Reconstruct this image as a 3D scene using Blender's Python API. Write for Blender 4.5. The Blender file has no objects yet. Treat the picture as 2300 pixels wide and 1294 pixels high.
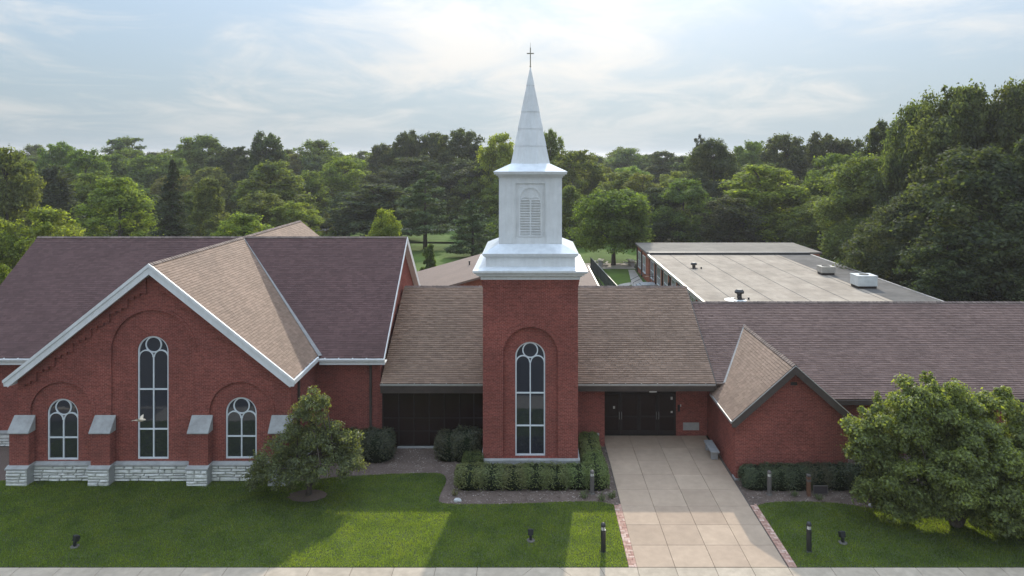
import bpy, bmesh, math, random
import numpy as np
from mathutils import Vector, Matrix, Quaternion

# ------------------------------------------------------------------ camera, sky, sun
sc = bpy.context.scene
COL = sc.collection
rnd = random.Random(11)
F, CX, HY, CH = 1540.0, 1190.0, 348.0, 15.4      # focal length (photo px), principal point, camera height

cam = bpy.data.cameras.new('camera')
cam.sensor_width = 36.0
cam.lens = F * 36.0 / 2300.0
cam.shift_x = (1150.0 - CX) / 2300.0
cam.shift_y = -(647.0 - HY) / 2300.0
cam.clip_start = 0.5
cam.clip_end = 12000
camo = bpy.data.objects.new('camera', cam)
COL.objects.link(camo)
camo.location = (0, 0, CH)
camo.rotation_euler = (math.radians(90), 0, 0)
sc.camera = camo

SUN_AZ = math.atan2(0.131, 1.0)                   # towards +X from +Y
SUN_EL = math.radians(30.3)
world = bpy.data.worlds.new('World')
sc.world = world
world.use_nodes = True
wt = world.node_tree
for n in list(wt.nodes):
    wt.nodes.remove(n)


def wn(t, **kw):
    n = wt.nodes.new(t)
    for k, v in kw.items():
        setattr(n, k, v)
    return n


def wmath(op, a, b=None, clamp=False):
    n = wn('ShaderNodeMath', operation=op, use_clamp=clamp)
    for i, s in enumerate((a, b)):
        if s is None:
            continue
        if isinstance(s, (int, float)):
            n.inputs[i].default_value = s
        else:
            wt.links.new(s, n.inputs[i])
    return n.outputs[0]


out = wn('ShaderNodeOutputWorld')
bg = wn('ShaderNodeBackground')
bg.inputs['Strength'].default_value = 0.10
wt.links.new(bg.outputs[0], out.inputs[0])
sky = wn('ShaderNodeTexSky', sky_type='NISHITA')
sky.sun_disc = False
sky.sun_elevation = SUN_EL
sky.sun_rotation = SUN_AZ
sky.altitude = 200
sky.air_density = 1.0
sky.dust_density = 0.8
sky.ozone_density = 2.0
tc = wn('ShaderNodeTexCoord')
sep = wn('ShaderNodeSeparateXYZ')
wt.links.new(tc.outputs['Generated'], sep.inputs[0])
zz = wmath('ADD', wmath('MAXIMUM', sep.outputs[2], 0.0), 0.12)
comb = wn('ShaderNodeCombineXYZ')
wt.links.new(wmath('DIVIDE', sep.outputs[0], zz), comb.inputs[0])
wt.links.new(wmath('DIVIDE', sep.outputs[1], zz), comb.inputs[1])


def wnoise(scale, detail, rough, dist, loc, sxyz, rz=0.0):
    mp = wn('ShaderNodeMapping')
    mp.inputs['Location'].default_value = loc
    mp.inputs['Scale'].default_value = sxyz
    mp.inputs['Rotation'].default_value = (0, 0, rz)
    wt.links.new(comb.outputs[0], mp.inputs[0])
    n = wn('ShaderNodeTexNoise')
    n.inputs['Scale'].default_value = scale
    n.inputs['Detail'].default_value = detail
    n.inputs['Roughness'].default_value = rough
    n.inputs['Distortion'].default_value = dist
    wt.links.new(mp.outputs[0], n.inputs['Vector'])
    return n.outputs[0]


n1 = wnoise(0.55, 5, 0.55, 0.5, (3.1, 1.7, 0), (0.8, 0.62, 1), 0.25)
n2 = wnoise(1.6, 8, 0.64, 0.8, (8.0, 2.0, 0), (0.8, 0.6, 1), 0.12)
n3 = wnoise(0.16, 3, 0.5, 0.2, (1.4, 5.2, 0), (1, 1, 1))
csum = wmath('ADD', wmath('ADD', wmath('MULTIPLY', n1, 0.44), wmath('MULTIPLY', n2, 0.34)), wmath('MULTIPLY', n3, 0.22))
cramp = wn('ShaderNodeMapRange', interpolation_type='SMOOTHSTEP')
cramp.inputs['From Min'].default_value = 0.448
cramp.inputs['From Max'].default_value = 0.60
wt.links.new(csum, cramp.inputs['Value'])
hz = wn('ShaderNodeMapRange', interpolation_type='SMOOTHSTEP')          # clouds thin out just above the skyline
hz.inputs['From Min'].default_value = 0.0
hz.inputs['From Max'].default_value = 0.10
hz.inputs['To Min'].default_value = 0.30
wt.links.new(sep.outputs[2], hz.inputs['Value'])
cmask = wmath('MULTIPLY', wmath('MULTIPLY', cramp.outputs[0], hz.outputs[0]), 0.90, True)
def wmix(mode, fac, a, b):
    n = wn('ShaderNodeMixRGB', blend_type=mode)
    for i, s in enumerate((fac, a, b)):
        if isinstance(s, (int, float)):
            n.inputs[i].default_value = s if i == 0 else (s, s, s, 1)
        elif isinstance(s, tuple):
            n.inputs[i].default_value = (*s, 1)
        else:
            wt.links.new(s, n.inputs[i])
    return n.outputs[0]


gam = wn('ShaderNodeGamma')                      # thin high veil of cloud evens the clear-sky contrast out
gam.inputs[1].default_value = 0.5
wt.links.new(sky.outputs[0], gam.inputs[0])
base = wmix('MULTIPLY', 1.0, gam.outputs[0], (1.33, 1.45, 1.56))
hv = wn('ShaderNodeMapRange', interpolation_type='SMOOTHSTEP')
hv.inputs['From Min'].default_value = -0.02
hv.inputs['From Max'].default_value = 0.17
hv.inputs['To Min'].default_value = 0.86
hv.inputs['To Max'].default_value = 0.18
wt.links.new(sep.outputs[2], hv.inputs['Value'])
bw = wn('ShaderNodeRGBToBW')
wt.links.new(base, bw.inputs[0])
veil = wmix('MULTIPLY', 1.0, wmath('ADD', wmath('MULTIPLY', bw.outputs[0], 0.36), 1.95), (0.79, 1.0, 1.19))
base = wmix('MIX', hv.outputs[0], base, veil)
cloud = wmix('MULTIPLY', 1.0, wmath('ADD', wmath('MULTIPLY', bw.outputs[0], 0.50), 3.35), (1.0, 0.98, 0.94))
mx = wmix('MIX', cmask, base, cloud)
lift = wmath('ADD', wmath('MULTIPLY', wmath('POWER', wmath('MAXIMUM', sep.outputs[2], 0.0), 1.7), 5.0), 0.83)   # veiled sky brightens towards the zenith
wt.links.new(wmix('MULTIPLY', 1.0, mx, lift), bg.inputs['Color'])

sun = bpy.data.lights.new('sun', 'SUN')
sun.energy = 2.25
sun.angle = math.radians(0.9)
sun.color = (1.0, 0.93, 0.80)
suno = bpy.data.objects.new('sun', sun)
COL.objects.link(suno)
sdir = Vector((math.sin(SUN_AZ) * math.cos(SUN_EL), math.cos(SUN_AZ) * math.cos(SUN_EL), math.sin(SUN_EL)))
suno.rotation_euler = (-sdir).to_track_quat('-Z', 'Y').to_euler()
suno.location = (20, 120, 90)

sc.view_settings.view_transform = 'Standard'
sc.view_settings.look = 'None'
sc.view_settings.exposure = 0.80
sc.view_settings.gamma = 1.0
sc.render.engine = 'CYCLES'
sc.cycles.use_denoising = True
sc.cycles.max_bounces = 6
sc.cycles.transparent_max_bounces = 6
sc.cycles.sample_clamp_indirect = 6.0


# ------------------------------------------------------------------ helpers
def g(px, py):                     # photo pixel on the ground -> (X, Y)
    y = F * CH / (py - HY)
    return ((px - CX) * y / F, y)


def parent_to(o, parent, local):
    if parent is not None:
        o.parent = parent
        if not local:
            w = Vector((0, 0, 0))
            p = parent
            while p is not None:
                w += p.location
                p = p.parent
            o.location = -w


def tag(o, label=None, cat=None, group=None, kind=None):
    if label: o['label'] = label
    if cat: o['category'] = cat
    if group: o['group'] = group
    if kind: o['kind'] = kind
    return o


def thing(name, label, cat, loc=(0, 0, 0), group=None, rz=0.0):
    o = bpy.data.objects.new(name, None)
    o.empty_display_size = 0.3
    COL.objects.link(o)
    o.location = loc
    o.rotation_euler = (0, 0, rz)
    return tag(o, label, cat, group)


def mk_obj(name, me, mat, parent=None, local=False):
    if mat is not None and len(me.materials) == 0:
        me.materials.append(mat)
    o = bpy.data.objects.new(name, me)
    COL.objects.link(o)
    parent_to(o, parent, local)
    return o


def copy_tree(o, parent=None):
    c = o.copy()
    COL.objects.link(c)
    c.parent = parent
    for ch in list(o.children):
        copy_tree(ch, c)
    return c


class MB:
    def __init__(s):
        s.v, s.f = [], []

    def add(s, vs, fs):
        b = len(s.v)
        s.v += [tuple(p) for p in vs]
        s.f += [tuple(b + i for i in f) for f in fs]
        return s

    def box(s, x0, x1, y0, y1, z0, z1):
        return s.add([(x0, y0, z0), (x1, y0, z0), (x1, y1, z0), (x0, y1, z0),
                      (x0, y0, z1), (x1, y0, z1), (x1, y1, z1), (x0, y1, z1)],
                     [(0, 3, 2, 1), (4, 5, 6, 7), (0, 1, 5, 4), (1, 2, 6, 5), (2, 3, 7, 6), (3, 0, 4, 7)])

    def prism(s, poly, vec):                      # 3-D polygon extruded along vec
        n = len(poly)
        a = [Vector(p) for p in poly]
        vec = Vector(vec)
        b = [p + vec for p in a]
        nrm = Vector((0, 0, 0))
        for i in range(n):
            nrm += (a[i] - a[0]).cross(a[(i + 1) % n] - a[0])
        if nrm.dot(vec) > 0:
            a, b = b, a
        fs = [tuple(range(n)), tuple(range(2 * n - 1, n - 1, -1))]
        fs += [(i, i + n, (i + 1) % n + n, (i + 1) % n) for i in range(n)]
        return s.add(a + b, fs)

    def xz(s, poly, y0, y1):
        return s.prism([(x, y0, z) for x, z in poly], (0, y1 - y0, 0))

    def yz(s, poly, x0, x1):
        return s.prism([(x0, y, z) for y, z in poly], (x1 - x0, 0, 0))

    def frustum(s, cx, cy, h0, z0, h1, z1):
        return s.add([(cx - h0, cy - h0, z0), (cx + h0, cy - h0, z0), (cx + h0, cy + h0, z0), (cx - h0, cy + h0, z0),
                      (cx - h1, cy - h1, z1), (cx + h1, cy - h1, z1), (cx + h1, cy + h1, z1), (cx - h1, cy + h1, z1)],
                     [(0, 3, 2, 1), (4, 5, 6, 7), (0, 1, 5, 4), (1, 2, 6, 5), (2, 3, 7, 6), (3, 0, 4, 7)])

    def tube(s, pts, rad, n=8, cap=True):
        pts = [Vector(p) for p in pts]
        if isinstance(rad, (int, float)):
            rad = [rad] * len(pts)
        base = len(s.v)
        for i, p in enumerate(pts):
            d = (pts[min(i + 1, len(pts) - 1)] - pts[max(i - 1, 0)]).normalized()
            up = Vector((0, 0, 1)) if abs(d.z) < 0.9 else Vector((1, 0, 0))
            a = d.cross(up).normalized()
            b = a.cross(d).normalized()
            for k in range(n):
                t = 2 * math.pi * k / n
                s.v.append(tuple(p + (a * math.cos(t) + b * math.sin(t)) * rad[i]))
        for i in range(len(pts) - 1):
            for k in range(n):
                k2 = (k + 1) % n
                s.f.append((base + i * n + k, base + i * n + k2, base + (i + 1) * n + k2, base + (i + 1) * n + k))
        if cap:
            s.f.append(tuple(base + k for k in range(n))[::-1])
            s.f.append(tuple(base + (len(pts) - 1) * n + k for k in range(n)))
        return s

    def lathe(s, prof, cx=0, cy=0, cz=0, n=16):
        base = len(s.v)
        for r, z in prof:
            for k in range(n):
                t = 2 * math.pi * k / n
                s.v.append((cx + r * math.cos(t), cy + r * math.sin(t), cz + z))
        for i in range(len(prof) - 1):
            for k in range(n):
                k2 = (k + 1) % n
                s.f.append((base + i * n + k, base + i * n + k2, base + (i + 1) * n + k2, base + (i + 1) * n + k))
        s.f.append(tuple(base + k for k in range(n))[::-1])
        s.f.append(tuple(base + (len(prof) - 1) * n + k for k in range(n)))
        return s

    def mesh(s, name, smooth=False):
        me = bpy.data.meshes.new(name)
        me.from_pydata(s.v, [], s.f)
        if smooth:
            me.polygons.foreach_set('use_smooth', [True] * len(me.polygons))
        me.update()
        return me

    def build(s, name, mat, parent=None, smooth=False, local=False, bevel=0.0):
        me = s.mesh(name, smooth)
        if bevel > 0:
            bm = bmesh.new()
            bm.from_mesh(me)
            bmesh.ops.bevel(bm, geom=list(bm.edges), offset=bevel, segments=1, affect='EDGES', clamp_overlap=True)
            bm.to_mesh(me)
            bm.free()
        return mk_obj(name, me, mat, parent, local)


def fill2d(outer, holes, y0, y1):
    """flat outline (x,z) with holes, extruded from y0 to y1 -> (verts, faces)"""
    cu = bpy.data.curves.new('tmp', 'CURVE')
    cu.dimensions = '2D'
    cu.fill_mode = 'BOTH'
    cu.extrude = abs(y1 - y0) / 2
    for loop in [outer] + holes:
        sp = cu.splines.new('POLY')
        sp.points.add(len(loop) - 1)
        for p, (x, z) in zip(sp.points, loop):
            p.co = (x, z, 0, 1)
        sp.use_cyclic_u = True
    ob = bpy.data.objects.new('tmp', cu)
    COL.objects.link(ob)
    dg = bpy.context.evaluated_depsgraph_get()
    me = bpy.data.meshes.new_from_object(ob.evaluated_get(dg))
    ym = (y0 + y1) / 2
    vs = [(v.co.x, ym - v.co.z, v.co.y) for v in me.vertices]
    fs = [tuple(p.vertices) for p in me.polygons]
    bpy.data.objects.remove(ob)
    bpy.data.curves.remove(cu)
    bpy.data.meshes.remove(me)
    return vs, fs


def arch(cx, half, zb, zs, n=28):
    pts = [(cx - half, zb)]
    for i in range(n + 1):
        t = math.pi - math.pi * i / n
        pts.append((cx + half * math.cos(t), zs + half * math.sin(t)))
    pts.append((cx + half, zb))
    return pts


def arc_band(cx, cz, r0, r1, a0, a1, n=24):
    o = [(cx + r1 * math.cos(a0 + (a1 - a0) * i / n), cz + r1 * math.sin(a0 + (a1 - a0) * i / n)) for i in range(n + 1)]
    i_ = [(cx + r0 * math.cos(a0 + (a1 - a0) * i / n), cz + r0 * math.sin(a0 + (a1 - a0) * i / n)) for i in range(n + 1)]
    return o + i_[::-1]


def add_band(mb, band, y0, y1):        # quads along a band so nothing depends on n-gon filling
    n = len(band) // 2
    o, i_ = band[:n], band[n:][::-1]
    for k in range(n - 1):
        mb.xz([o[k], o[k + 1], i_[k + 1], i_[k]], y0, y1)


# ------------------------------------------------------------------ materials
def nodes(name):
    m = bpy.data.materials.new(name)
    m.use_nodes = True
    t = m.node_tree
    b = t.nodes['Principled BSDF']
    return m, t, b


def N(t, typ, **kw):
    n = t.nodes.new(typ)
    for k, v in kw.items():
        if k in n.inputs:
            n.inputs[k].default_value = v
        else:
            setattr(n, k, v)
    return n


def ramp(t, fac, stops):
    r = t.nodes.new('ShaderNodeValToRGB')
    els = r.color_ramp.elements
    while len(els) < len(stops):
        els.new(0.5)
    for e, (p, c) in zip(els, stops):
        e.position = p
        e.color = (*c, 1)
    t.links.new(fac, r.inputs[0])
    return r.outputs[0]


def plain(name, c1, c2=None, scale=6.0, rough=0.6, bump=0.0, bscale=60.0, spec=0.3, metal=0.0, big=None, streak=None):
    """two-tone noisy surface in world coordinates"""
    m, t, b = nodes(name)
    c2 = c2 or tuple(x * 0.8 for x in c1)
    geo = N(t, 'ShaderNodeNewGeometry')
    n1 = N(t, 'ShaderNodeTexNoise', Scale=scale, Detail=8.0, Roughness=0.65)
    t.links.new(geo.outputs['Position'], n1.inputs['Vector'])
    colr = ramp(t, n1.outputs[0], [(0.30, c2), (0.70, c1)])
    if big:
        n2 = N(t, 'ShaderNodeTexNoise', Scale=big[0], Detail=5.0, Roughness=0.6, Distortion=0.4)
        t.links.new(geo.outputs['Position'], n2.inputs['Vector'])
        k = ramp(t, n2.outputs[0], [(0.35, (big[1],) * 3), (0.65, (1, 1, 1))])
        mm = N(t, 'ShaderNodeMixRGB', blend_type='MULTIPLY')
        mm.inputs[0].default_value = 1
        t.links.new(colr, mm.inputs[1])
        t.links.new(k, mm.inputs[2])
        colr = mm.outputs[0]
    if streak:                                   # rain streaks running down
        mp = N(t, 'ShaderNodeMapping')
        mp.inputs['Scale'].default_value = streak[0]
        t.links.new(geo.outputs['Position'], mp.inputs[0])
        n4 = N(t, 'ShaderNodeTexNoise', Scale=1.0, Detail=6.0, Roughness=0.65)
        t.links.new(mp.outputs[0], n4.inputs['Vector'])
        k = ramp(t, n4.outputs[0], [(0.36, streak[1]), (0.60, (1, 1, 1))])
        mm = N(t, 'ShaderNodeMixRGB', blend_type='MULTIPLY')
        mm.inputs[0].default_value = 1
        t.links.new(colr, mm.inputs[1])
        t.links.new(k, mm.inputs[2])
        colr = mm.outputs[0]
    t.links.new(colr, b.inputs['Base Color'])
    b.inputs['Roughness'].default_value = rough
    b.inputs['Specular IOR Level'].default_value = spec
    b.inputs['Metallic'].default_value = metal
    if bump > 0:
        n3 = N(t, 'ShaderNodeTexNoise', Scale=bscale, Detail=6.0)
        t.links.new(geo.outputs['Position'], n3.inputs['Vector'])
        bp = N(t, 'ShaderNodeBump', Strength=bump, Distance=0.02)
        t.links.new(n3.outputs[0], bp.inputs['Height'])
        t.links.new(bp.outputs[0], b.inputs['Normal'])
    return m


def brick_mat(name, c1, c2, mortar, dark=0.75):
    m, t, b = nodes(name)
    geo = N(t, 'ShaderNodeNewGeometry')
    sp = N(t, 'ShaderNodeSeparateXYZ')
    t.links.new(geo.outputs['Position'], sp.inputs[0])
    sn = N(t, 'ShaderNodeSeparateXYZ')
    t.links.new(geo.outputs['True Normal'], sn.inputs[0])
    ab = N(t, 'ShaderNodeMath', operation='ABSOLUTE')
    t.links.new(sn.outputs[0], ab.inputs[0])
    gt = N(t, 'ShaderNodeMath', operation='GREATER_THAN')
    t.links.new(ab.outputs[0], gt.inputs[0])
    gt.inputs[1].default_value = 0.7
    mu = N(t, 'ShaderNodeMix')
    t.links.new(gt.outputs[0], mu.inputs[0])
    t.links.new(sp.outputs[0], mu.inputs[2])
    t.links.new(sp.outputs[1], mu.inputs[3])
    cb = N(t, 'ShaderNodeCombineXYZ')
    t.links.new(mu.outputs[0], cb.inputs[0])
    t.links.new(sp.outputs[2], cb.inputs[1])
    br = N(t, 'ShaderNodeTexBrick', Scale=1.0)
    br.inputs['Color1'].default_value = (*c1, 1)
    br.inputs['Color2'].default_value = (*c2, 1)
    br.inputs['Mortar'].default_value = (*mortar, 1)
    br.inputs['Mortar Size'].default_value = 0.0055
    br.inputs['Mortar Smooth'].default_value = 0.15
    br.inputs['Bias'].default_value = -0.1
    br.inputs['Brick Width'].default_value = 0.2035
    br.inputs['Row Height'].default_value = 0.0677
    t.links.new(cb.outputs[0], br.inputs['Vector'])
    n2 = N(t, 'ShaderNodeTexNoise', Scale=0.55, Detail=6.0, Roughness=0.65)
    t.links.new(geo.outputs['Position'], n2.inputs['Vector'])
    k = ramp(t, n2.outputs[0], [(0.32, (dark,) * 3), (0.68, (1.08, 1.05, 1.03))])
    mm = N(t, 'ShaderNodeMixRGB', blend_type='MULTIPLY')
    mm.inputs[0].default_value = 1
    t.links.new(br.outputs['Color'], mm.inputs[1])
    t.links.new(k, mm.inputs[2])
    n3 = N(t, 'ShaderNodeTexNoise', Scale=14.0, Detail=4.0)
    t.links.new(geo.outputs['Position'], n3.inputs['Vector'])
    k3 = ramp(t, n3.outputs[0], [(0.3, (0.70,) * 3), (0.7, (1.18,) * 3)])
    m3 = N(t, 'ShaderNodeMixRGB', blend_type='MULTIPLY')
    m3.inputs[0].default_value = 1
    t.links.new(mm.outputs[0], m3.inputs[1])
    t.links.new(k3, m3.inputs[2])
    t.links.new(m3.outputs[0], b.inputs['Base Color'])
    b.inputs['Roughness'].default_value = 0.9
    b.inputs['Specular IOR Level'].default_value = 0.08
    bp = N(t, 'ShaderNodeBump', Strength=0.7, Distance=0.008, invert=True)
    t.links.new(br.outputs['Fac'], bp.inputs['Height'])
    t.links.new(bp.outputs[0], b.inputs['Normal'])
    return m


def island_mat(name, stops, rough=0.8, spec=0.25, noise=(9.0, 0.85, 1.1), big=None, bump=0.25, bscale=90.0, per_object=False):
    """each loose piece (or each object) takes its own tone"""
    m, t, b = nodes(name)
    geo = N(t, 'ShaderNodeNewGeometry')
    src = N(t, 'ShaderNodeObjectInfo').outputs['Random'] if per_object else geo.outputs['Random Per Island']
    c = ramp(t, src, stops)
    tex = [(noise[0], noise[1], noise[2])]
    if big:
        tex.append(big)
    for s_, lo, hi in tex:
        n = N(t, 'ShaderNodeTexNoise', Scale=s_, Detail=5.0, Roughness=0.6)
        t.links.new(geo.outputs['Position'], n.inputs['Vector'])
        k = ramp(t, n.outputs[0], [(0.33, (lo,) * 3), (0.67, (hi,) * 3)])
        mm = N(t, 'ShaderNodeMixRGB', blend_type='MULTIPLY')
        mm.inputs[0].default_value = 1
        t.links.new(c, mm.inputs[1])
        t.links.new(k, mm.inputs[2])
        c = mm.outputs[0]
    t.links.new(c, b.inputs['Base Color'])
    b.inputs['Roughness'].default_value = rough
    b.inputs['Specular IOR Level'].default_value = spec
    if bump:
        n3 = N(t, 'ShaderNodeTexNoise', Scale=bscale, Detail=4.0)
        t.links.new(geo.outputs['Position'], n3.inputs['Vector'])
        bp = N(t, 'ShaderNodeBump', Strength=bump, Distance=0.01)
        t.links.new(n3.outputs[0], bp.inputs['Height'])
        t.links.new(bp.outputs[0], b.inputs['Normal'])
    return m


def leaf_mat(name, trans=0.52, rough=0.7, spec=0.15, lo=0.5, hi=1.4, tmul=(2.1, 2.15, 0.6), patch=None):
    """object colour times a tone per leaf; thin leaves let light through"""
    m, t, b = nodes(name)
    oi = N(t, 'ShaderNodeObjectInfo')
    geo = N(t, 'ShaderNodeNewGeometry')
    k = ramp(t, geo.outputs['Random Per Island'], [(0.0, (lo, lo, lo)), (0.6, (0.95, 0.95, 0.95)), (1.0, (hi, hi * 0.98, hi * 0.8))])
    mm = N(t, 'ShaderNodeMixRGB', blend_type='MULTIPLY')
    mm.inputs[0].default_value = 1
    t.links.new(oi.outputs['Color'], mm.inputs[1])
    t.links.new(k, mm.inputs[2])
    if patch:
        n5 = N(t, 'ShaderNodeTexNoise', Scale=patch, Detail=6.0, Roughness=0.6)
        t.links.new(geo.outputs['Position'], n5.inputs['Vector'])
        k5 = ramp(t, n5.outputs[0], [(0.34, (0.70, 0.75, 0.82)), (0.5, (1, 1, 1)), (0.68, (1.22, 1.12, 0.95))])
        m5 = N(t, 'ShaderNodeMixRGB', blend_type='MULTIPLY')
        m5.inputs[0].default_value = 1
        t.links.new(mm.outputs[0], m5.inputs[1])
        t.links.new(k5, m5.inputs[2])
        mm = m5
    t.links.new(mm.outputs[0], b.inputs['Base Color'])
    b.inputs['Roughness'].default_value = rough
    b.inputs['Specular IOR Level'].default_value = spec
    tr = N(t, 'ShaderNodeBsdfTranslucent')
    m2 = N(t, 'ShaderNodeMixRGB', blend_type='MULTIPLY')
    m2.inputs[0].default_value = 1
    m2.inputs[2].default_value = (*tmul, 1)
    t.links.new(mm.outputs[0], m2.inputs[1])
    t.links.new(m2.outputs[0], tr.inputs[0])
    ms = N(t, 'ShaderNodeMixShader')
    ms.inputs[0].default_value = trans
    t.links.new(b.outputs[0], ms.inputs[1])
    t.links.new(tr.outputs[0], ms.inputs[2])
    t.links.new(ms.outputs[0], t.nodes['Material Output'].inputs[0])
    return m


def glass_mat(name, c=(0.026, 0.028, 0.034), rough=0.03, wav=0.03, ior=1.85):
    m, t, b = nodes(name)
    b.inputs['Base Color'].default_value = (*c, 1)
    b.inputs['Roughness'].default_value = rough
    b.inputs['IOR'].default_value = ior
    geo = N(t, 'ShaderNodeNewGeometry')
    n3 = N(t, 'ShaderNodeTexNoise', Scale=7.0, Detail=3.0)
    t.links.new(geo.outputs['Position'], n3.inputs['Vector'])
    bp = N(t, 'ShaderNodeBump', Strength=wav, Distance=0.02)
    t.links.new(n3.outputs[0], bp.inputs['Height'])
    t.links.new(bp.outputs[0], b.inputs['Normal'])
    return m


M = {}
M['brick'] = brick_mat('red_brick', (0.298, 0.084, 0.064), (0.206, 0.058, 0.046), (0.37, 0.205, 0.170))
M['brick_school'] = brick_mat('school_brick', (0.36, 0.13, 0.075), (0.30, 0.10, 0.06), (0.34, 0.24, 0.19))
M['white'] = plain('white_paint', (0.76, 0.755, 0.735), (0.69, 0.685, 0.665), 3.0, 0.5, 0.05, 30, 0.35, big=(0.9, 0.90), streak=((6.0, 6.0, 0.6), (0.93, 0.925, 0.91)))
M['white_metal'] = plain('white_metal', (0.72, 0.74, 0.75), (0.62, 0.65, 0.67), 2.0, 0.28, 0.0, 30, 0.5, big=(1.5, 0.82))
M['stone'] = island_mat('limestone', [(0, (0.54, 0.53, 0.49)), (0.5, (0.61, 0.60, 0.555)), (1, (0.68, 0.665, 0.62))], 0.85, 0.2, (5.0, 0.78, 1.08), None, 0.7, 24.0, per_object=True)
M['mortar'] = plain('mortar', (0.30, 0.295, 0.28), (0.22, 0.215, 0.20), 12, 0.95, 0.2, 50, 0.1)
M['capstone'] = plain('dressed_stone', (0.42, 0.42, 0.40), (0.31, 0.30, 0.285), 3.5, 0.8, 0.15, 40, 0.2, big=(1.2, 0.8))
M['shingle_shaded'] = island_mat('shaded_shingle', [(0, (0.090, 0.048, 0.044)), (0.5, (0.106, 0.057, 0.052)), (1, (0.124, 0.068, 0.061))], 0.8, 0.3, (6.0, 0.92, 1.05), (0.35, 0.88, 1.08), 0.3, 140)  # sanctuary slopes facing away from the sun: their shade is put into this tone
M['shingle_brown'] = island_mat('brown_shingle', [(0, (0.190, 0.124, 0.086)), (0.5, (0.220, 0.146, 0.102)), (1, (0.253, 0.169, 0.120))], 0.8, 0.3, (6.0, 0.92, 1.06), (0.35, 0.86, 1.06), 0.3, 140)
M['shingle_wing'] = island_mat('wing_shingle', [(0, (0.140, 0.088, 0.073)), (0.5, (0.163, 0.104, 0.087)), (1, (0.188, 0.122, 0.102))], 0.8, 0.3, (6.0, 0.92, 1.06), (0.35, 0.86, 1.06), 0.3, 140)
M['roof_brown'] = plain('roof_brown', (0.22, 0.160, 0.128), (0.165, 0.118, 0.094), 7, 0.85, 0.25, 60, 0.2, big=(0.5, 0.88))
M['ridge'] = island_mat('ridge_shingle', [(0, (0.115, 0.083, 0.070)), (1, (0.20, 0.145, 0.118))], 0.8, 0.3)
M['bronze'] = plain('dark_bronze', (0.034, 0.025, 0.022), (0.024, 0.018, 0.016), 3, 0.6, 0.05, 30, 0.2, big=(1.0, 0.8))
M['fascia'] = plain('brown_fascia', (0.090, 0.068, 0.056), (0.065, 0.050, 0.042), 3, 0.6, 0.1, 20, 0.3, big=(0.8, 0.75))
M['gutter_lip'] = plain('gutter_metal', (0.46, 0.44, 0.41), (0.34, 0.32, 0.30), 4, 0.4, 0, 30, 0.5, 0.3)
M['flashing'] = plain('valley_metal', (0.25, 0.235, 0.22), (0.18, 0.17, 0.16), 4, 0.5, 0, 30, 0.3)
M['glass'] = glass_mat('window_glass')
M['glass_dark'] = glass_mat('bronze_glass', (0.022, 0.013, 0.011), 0.10, 0.03, 1.28)
M['winframe'] = plain('white_window_frame', (0.70, 0.72, 0.72), (0.62, 0.64, 0.65), 4, 0.45, 0, 30, 0.4)
M['concrete'] = island_mat('concrete_slab', [(0, (0.345, 0.255, 0.182)), (0.5, (0.38, 0.282, 0.202)), (1, (0.415, 0.31, 0.222))], 0.9, 0.2, (3.0, 0.93, 1.05), (0.6, 0.92, 1.05), 0.25, 120, per_object=True)
M['walk'] = island_mat('sidewalk_slab', [(0, (0.385, 0.315, 0.235)), (1, (0.45, 0.37, 0.28))], 0.9, 0.2, (3.0, 0.86, 1.08), (0.6, 0.86, 1.06), 0.25, 120, per_object=True)
M['joint'] = plain('joint_fill', (0.13, 0.11, 0.095), None, 20, 0.95, 0.2, 80, 0.1)
M['paver'] = island_mat('clay_paver', [(0, (0.33, 0.18, 0.135)), (0.5, (0.44, 0.27, 0.205)), (1, (0.57, 0.41, 0.33))], 0.85, 0.2, (8, 0.8, 1.1), None, 0.4, 80, per_object=True)
M['lawn'] = plain('lawn_soil', (0.090, 0.108, 0.046), (0.062, 0.076, 0.032), 9, 0.95, 0.6, 40, 0.1, big=(0.5, 0.75))
M['lawn_far'] = plain('far_lawn', (0.105, 0.155, 0.030), (0.075, 0.115, 0.024), 2.5, 0.95, 0.6, 10, 0.1, big=(0.15, 0.7))
M['ground'] = plain('woodland_floor', (0.045, 0.056, 0.020), (0.030, 0.034, 0.016), 0.5, 0.95, 0.5, 4, 0.1, big=(0.04, 0.7))
M['mulch'] = plain('mulch', (0.230, 0.170, 0.138), (0.105, 0.076, 0.062), 26, 0.95, 0.9, 60, 0.1, big=(0.9, 0.75))
M['chip'] = island_mat('wood_chip', [(0, (0.09, 0.065, 0.052)), (0.6, (0.22, 0.165, 0.135)), (1, (0.40, 0.33, 0.28))], 0.9, 0.1, bump=0)
M['asphalt'] = plain('asphalt', (0.060, 0.060, 0.060), (0.045, 0.045, 0.046), 8, 0.9, 0.3, 90, 0.2, big=(0.3, 0.85))
M['asphalt_old'] = plain('old_roofing', (0.16, 0.145, 0.13), (0.105, 0.097, 0.09), 1.5, 0.9, 0.2, 40, 0.15, big=(0.3, 0.7))
M['bark'] = plain('bark', (0.115, 0.095, 0.078), (0.06, 0.048, 0.04), 8, 0.95, 0.8, 30, 0.1)
M['leaf'] = leaf_mat('tree_leaf', patch=0.42)
M['leaf_near'] = leaf_mat('near_leaf', 0.52, 0.5, 0.3, tmul=(2.4, 2.35, 0.6))
M['needle'] = leaf_mat('conifer_needle', 0.2, 0.8, 0.06, 0.6, 1.25)
M['yew'] = leaf_mat('hedge_leaf', 0.22, 0.6, 0.2, 0.6, 1.3)
M['blade'] = leaf_mat('grass_blade', 0.66, 0.7, 0.12, 0.6, 1.3, (2.5, 2.6, 0.62), 0.9)
M['core'] = plain('shrub_shade', (0.018, 0.026, 0.011), (0.012, 0.016, 0.008), 8, 0.95, 0.3, 20, 0.05)
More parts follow.
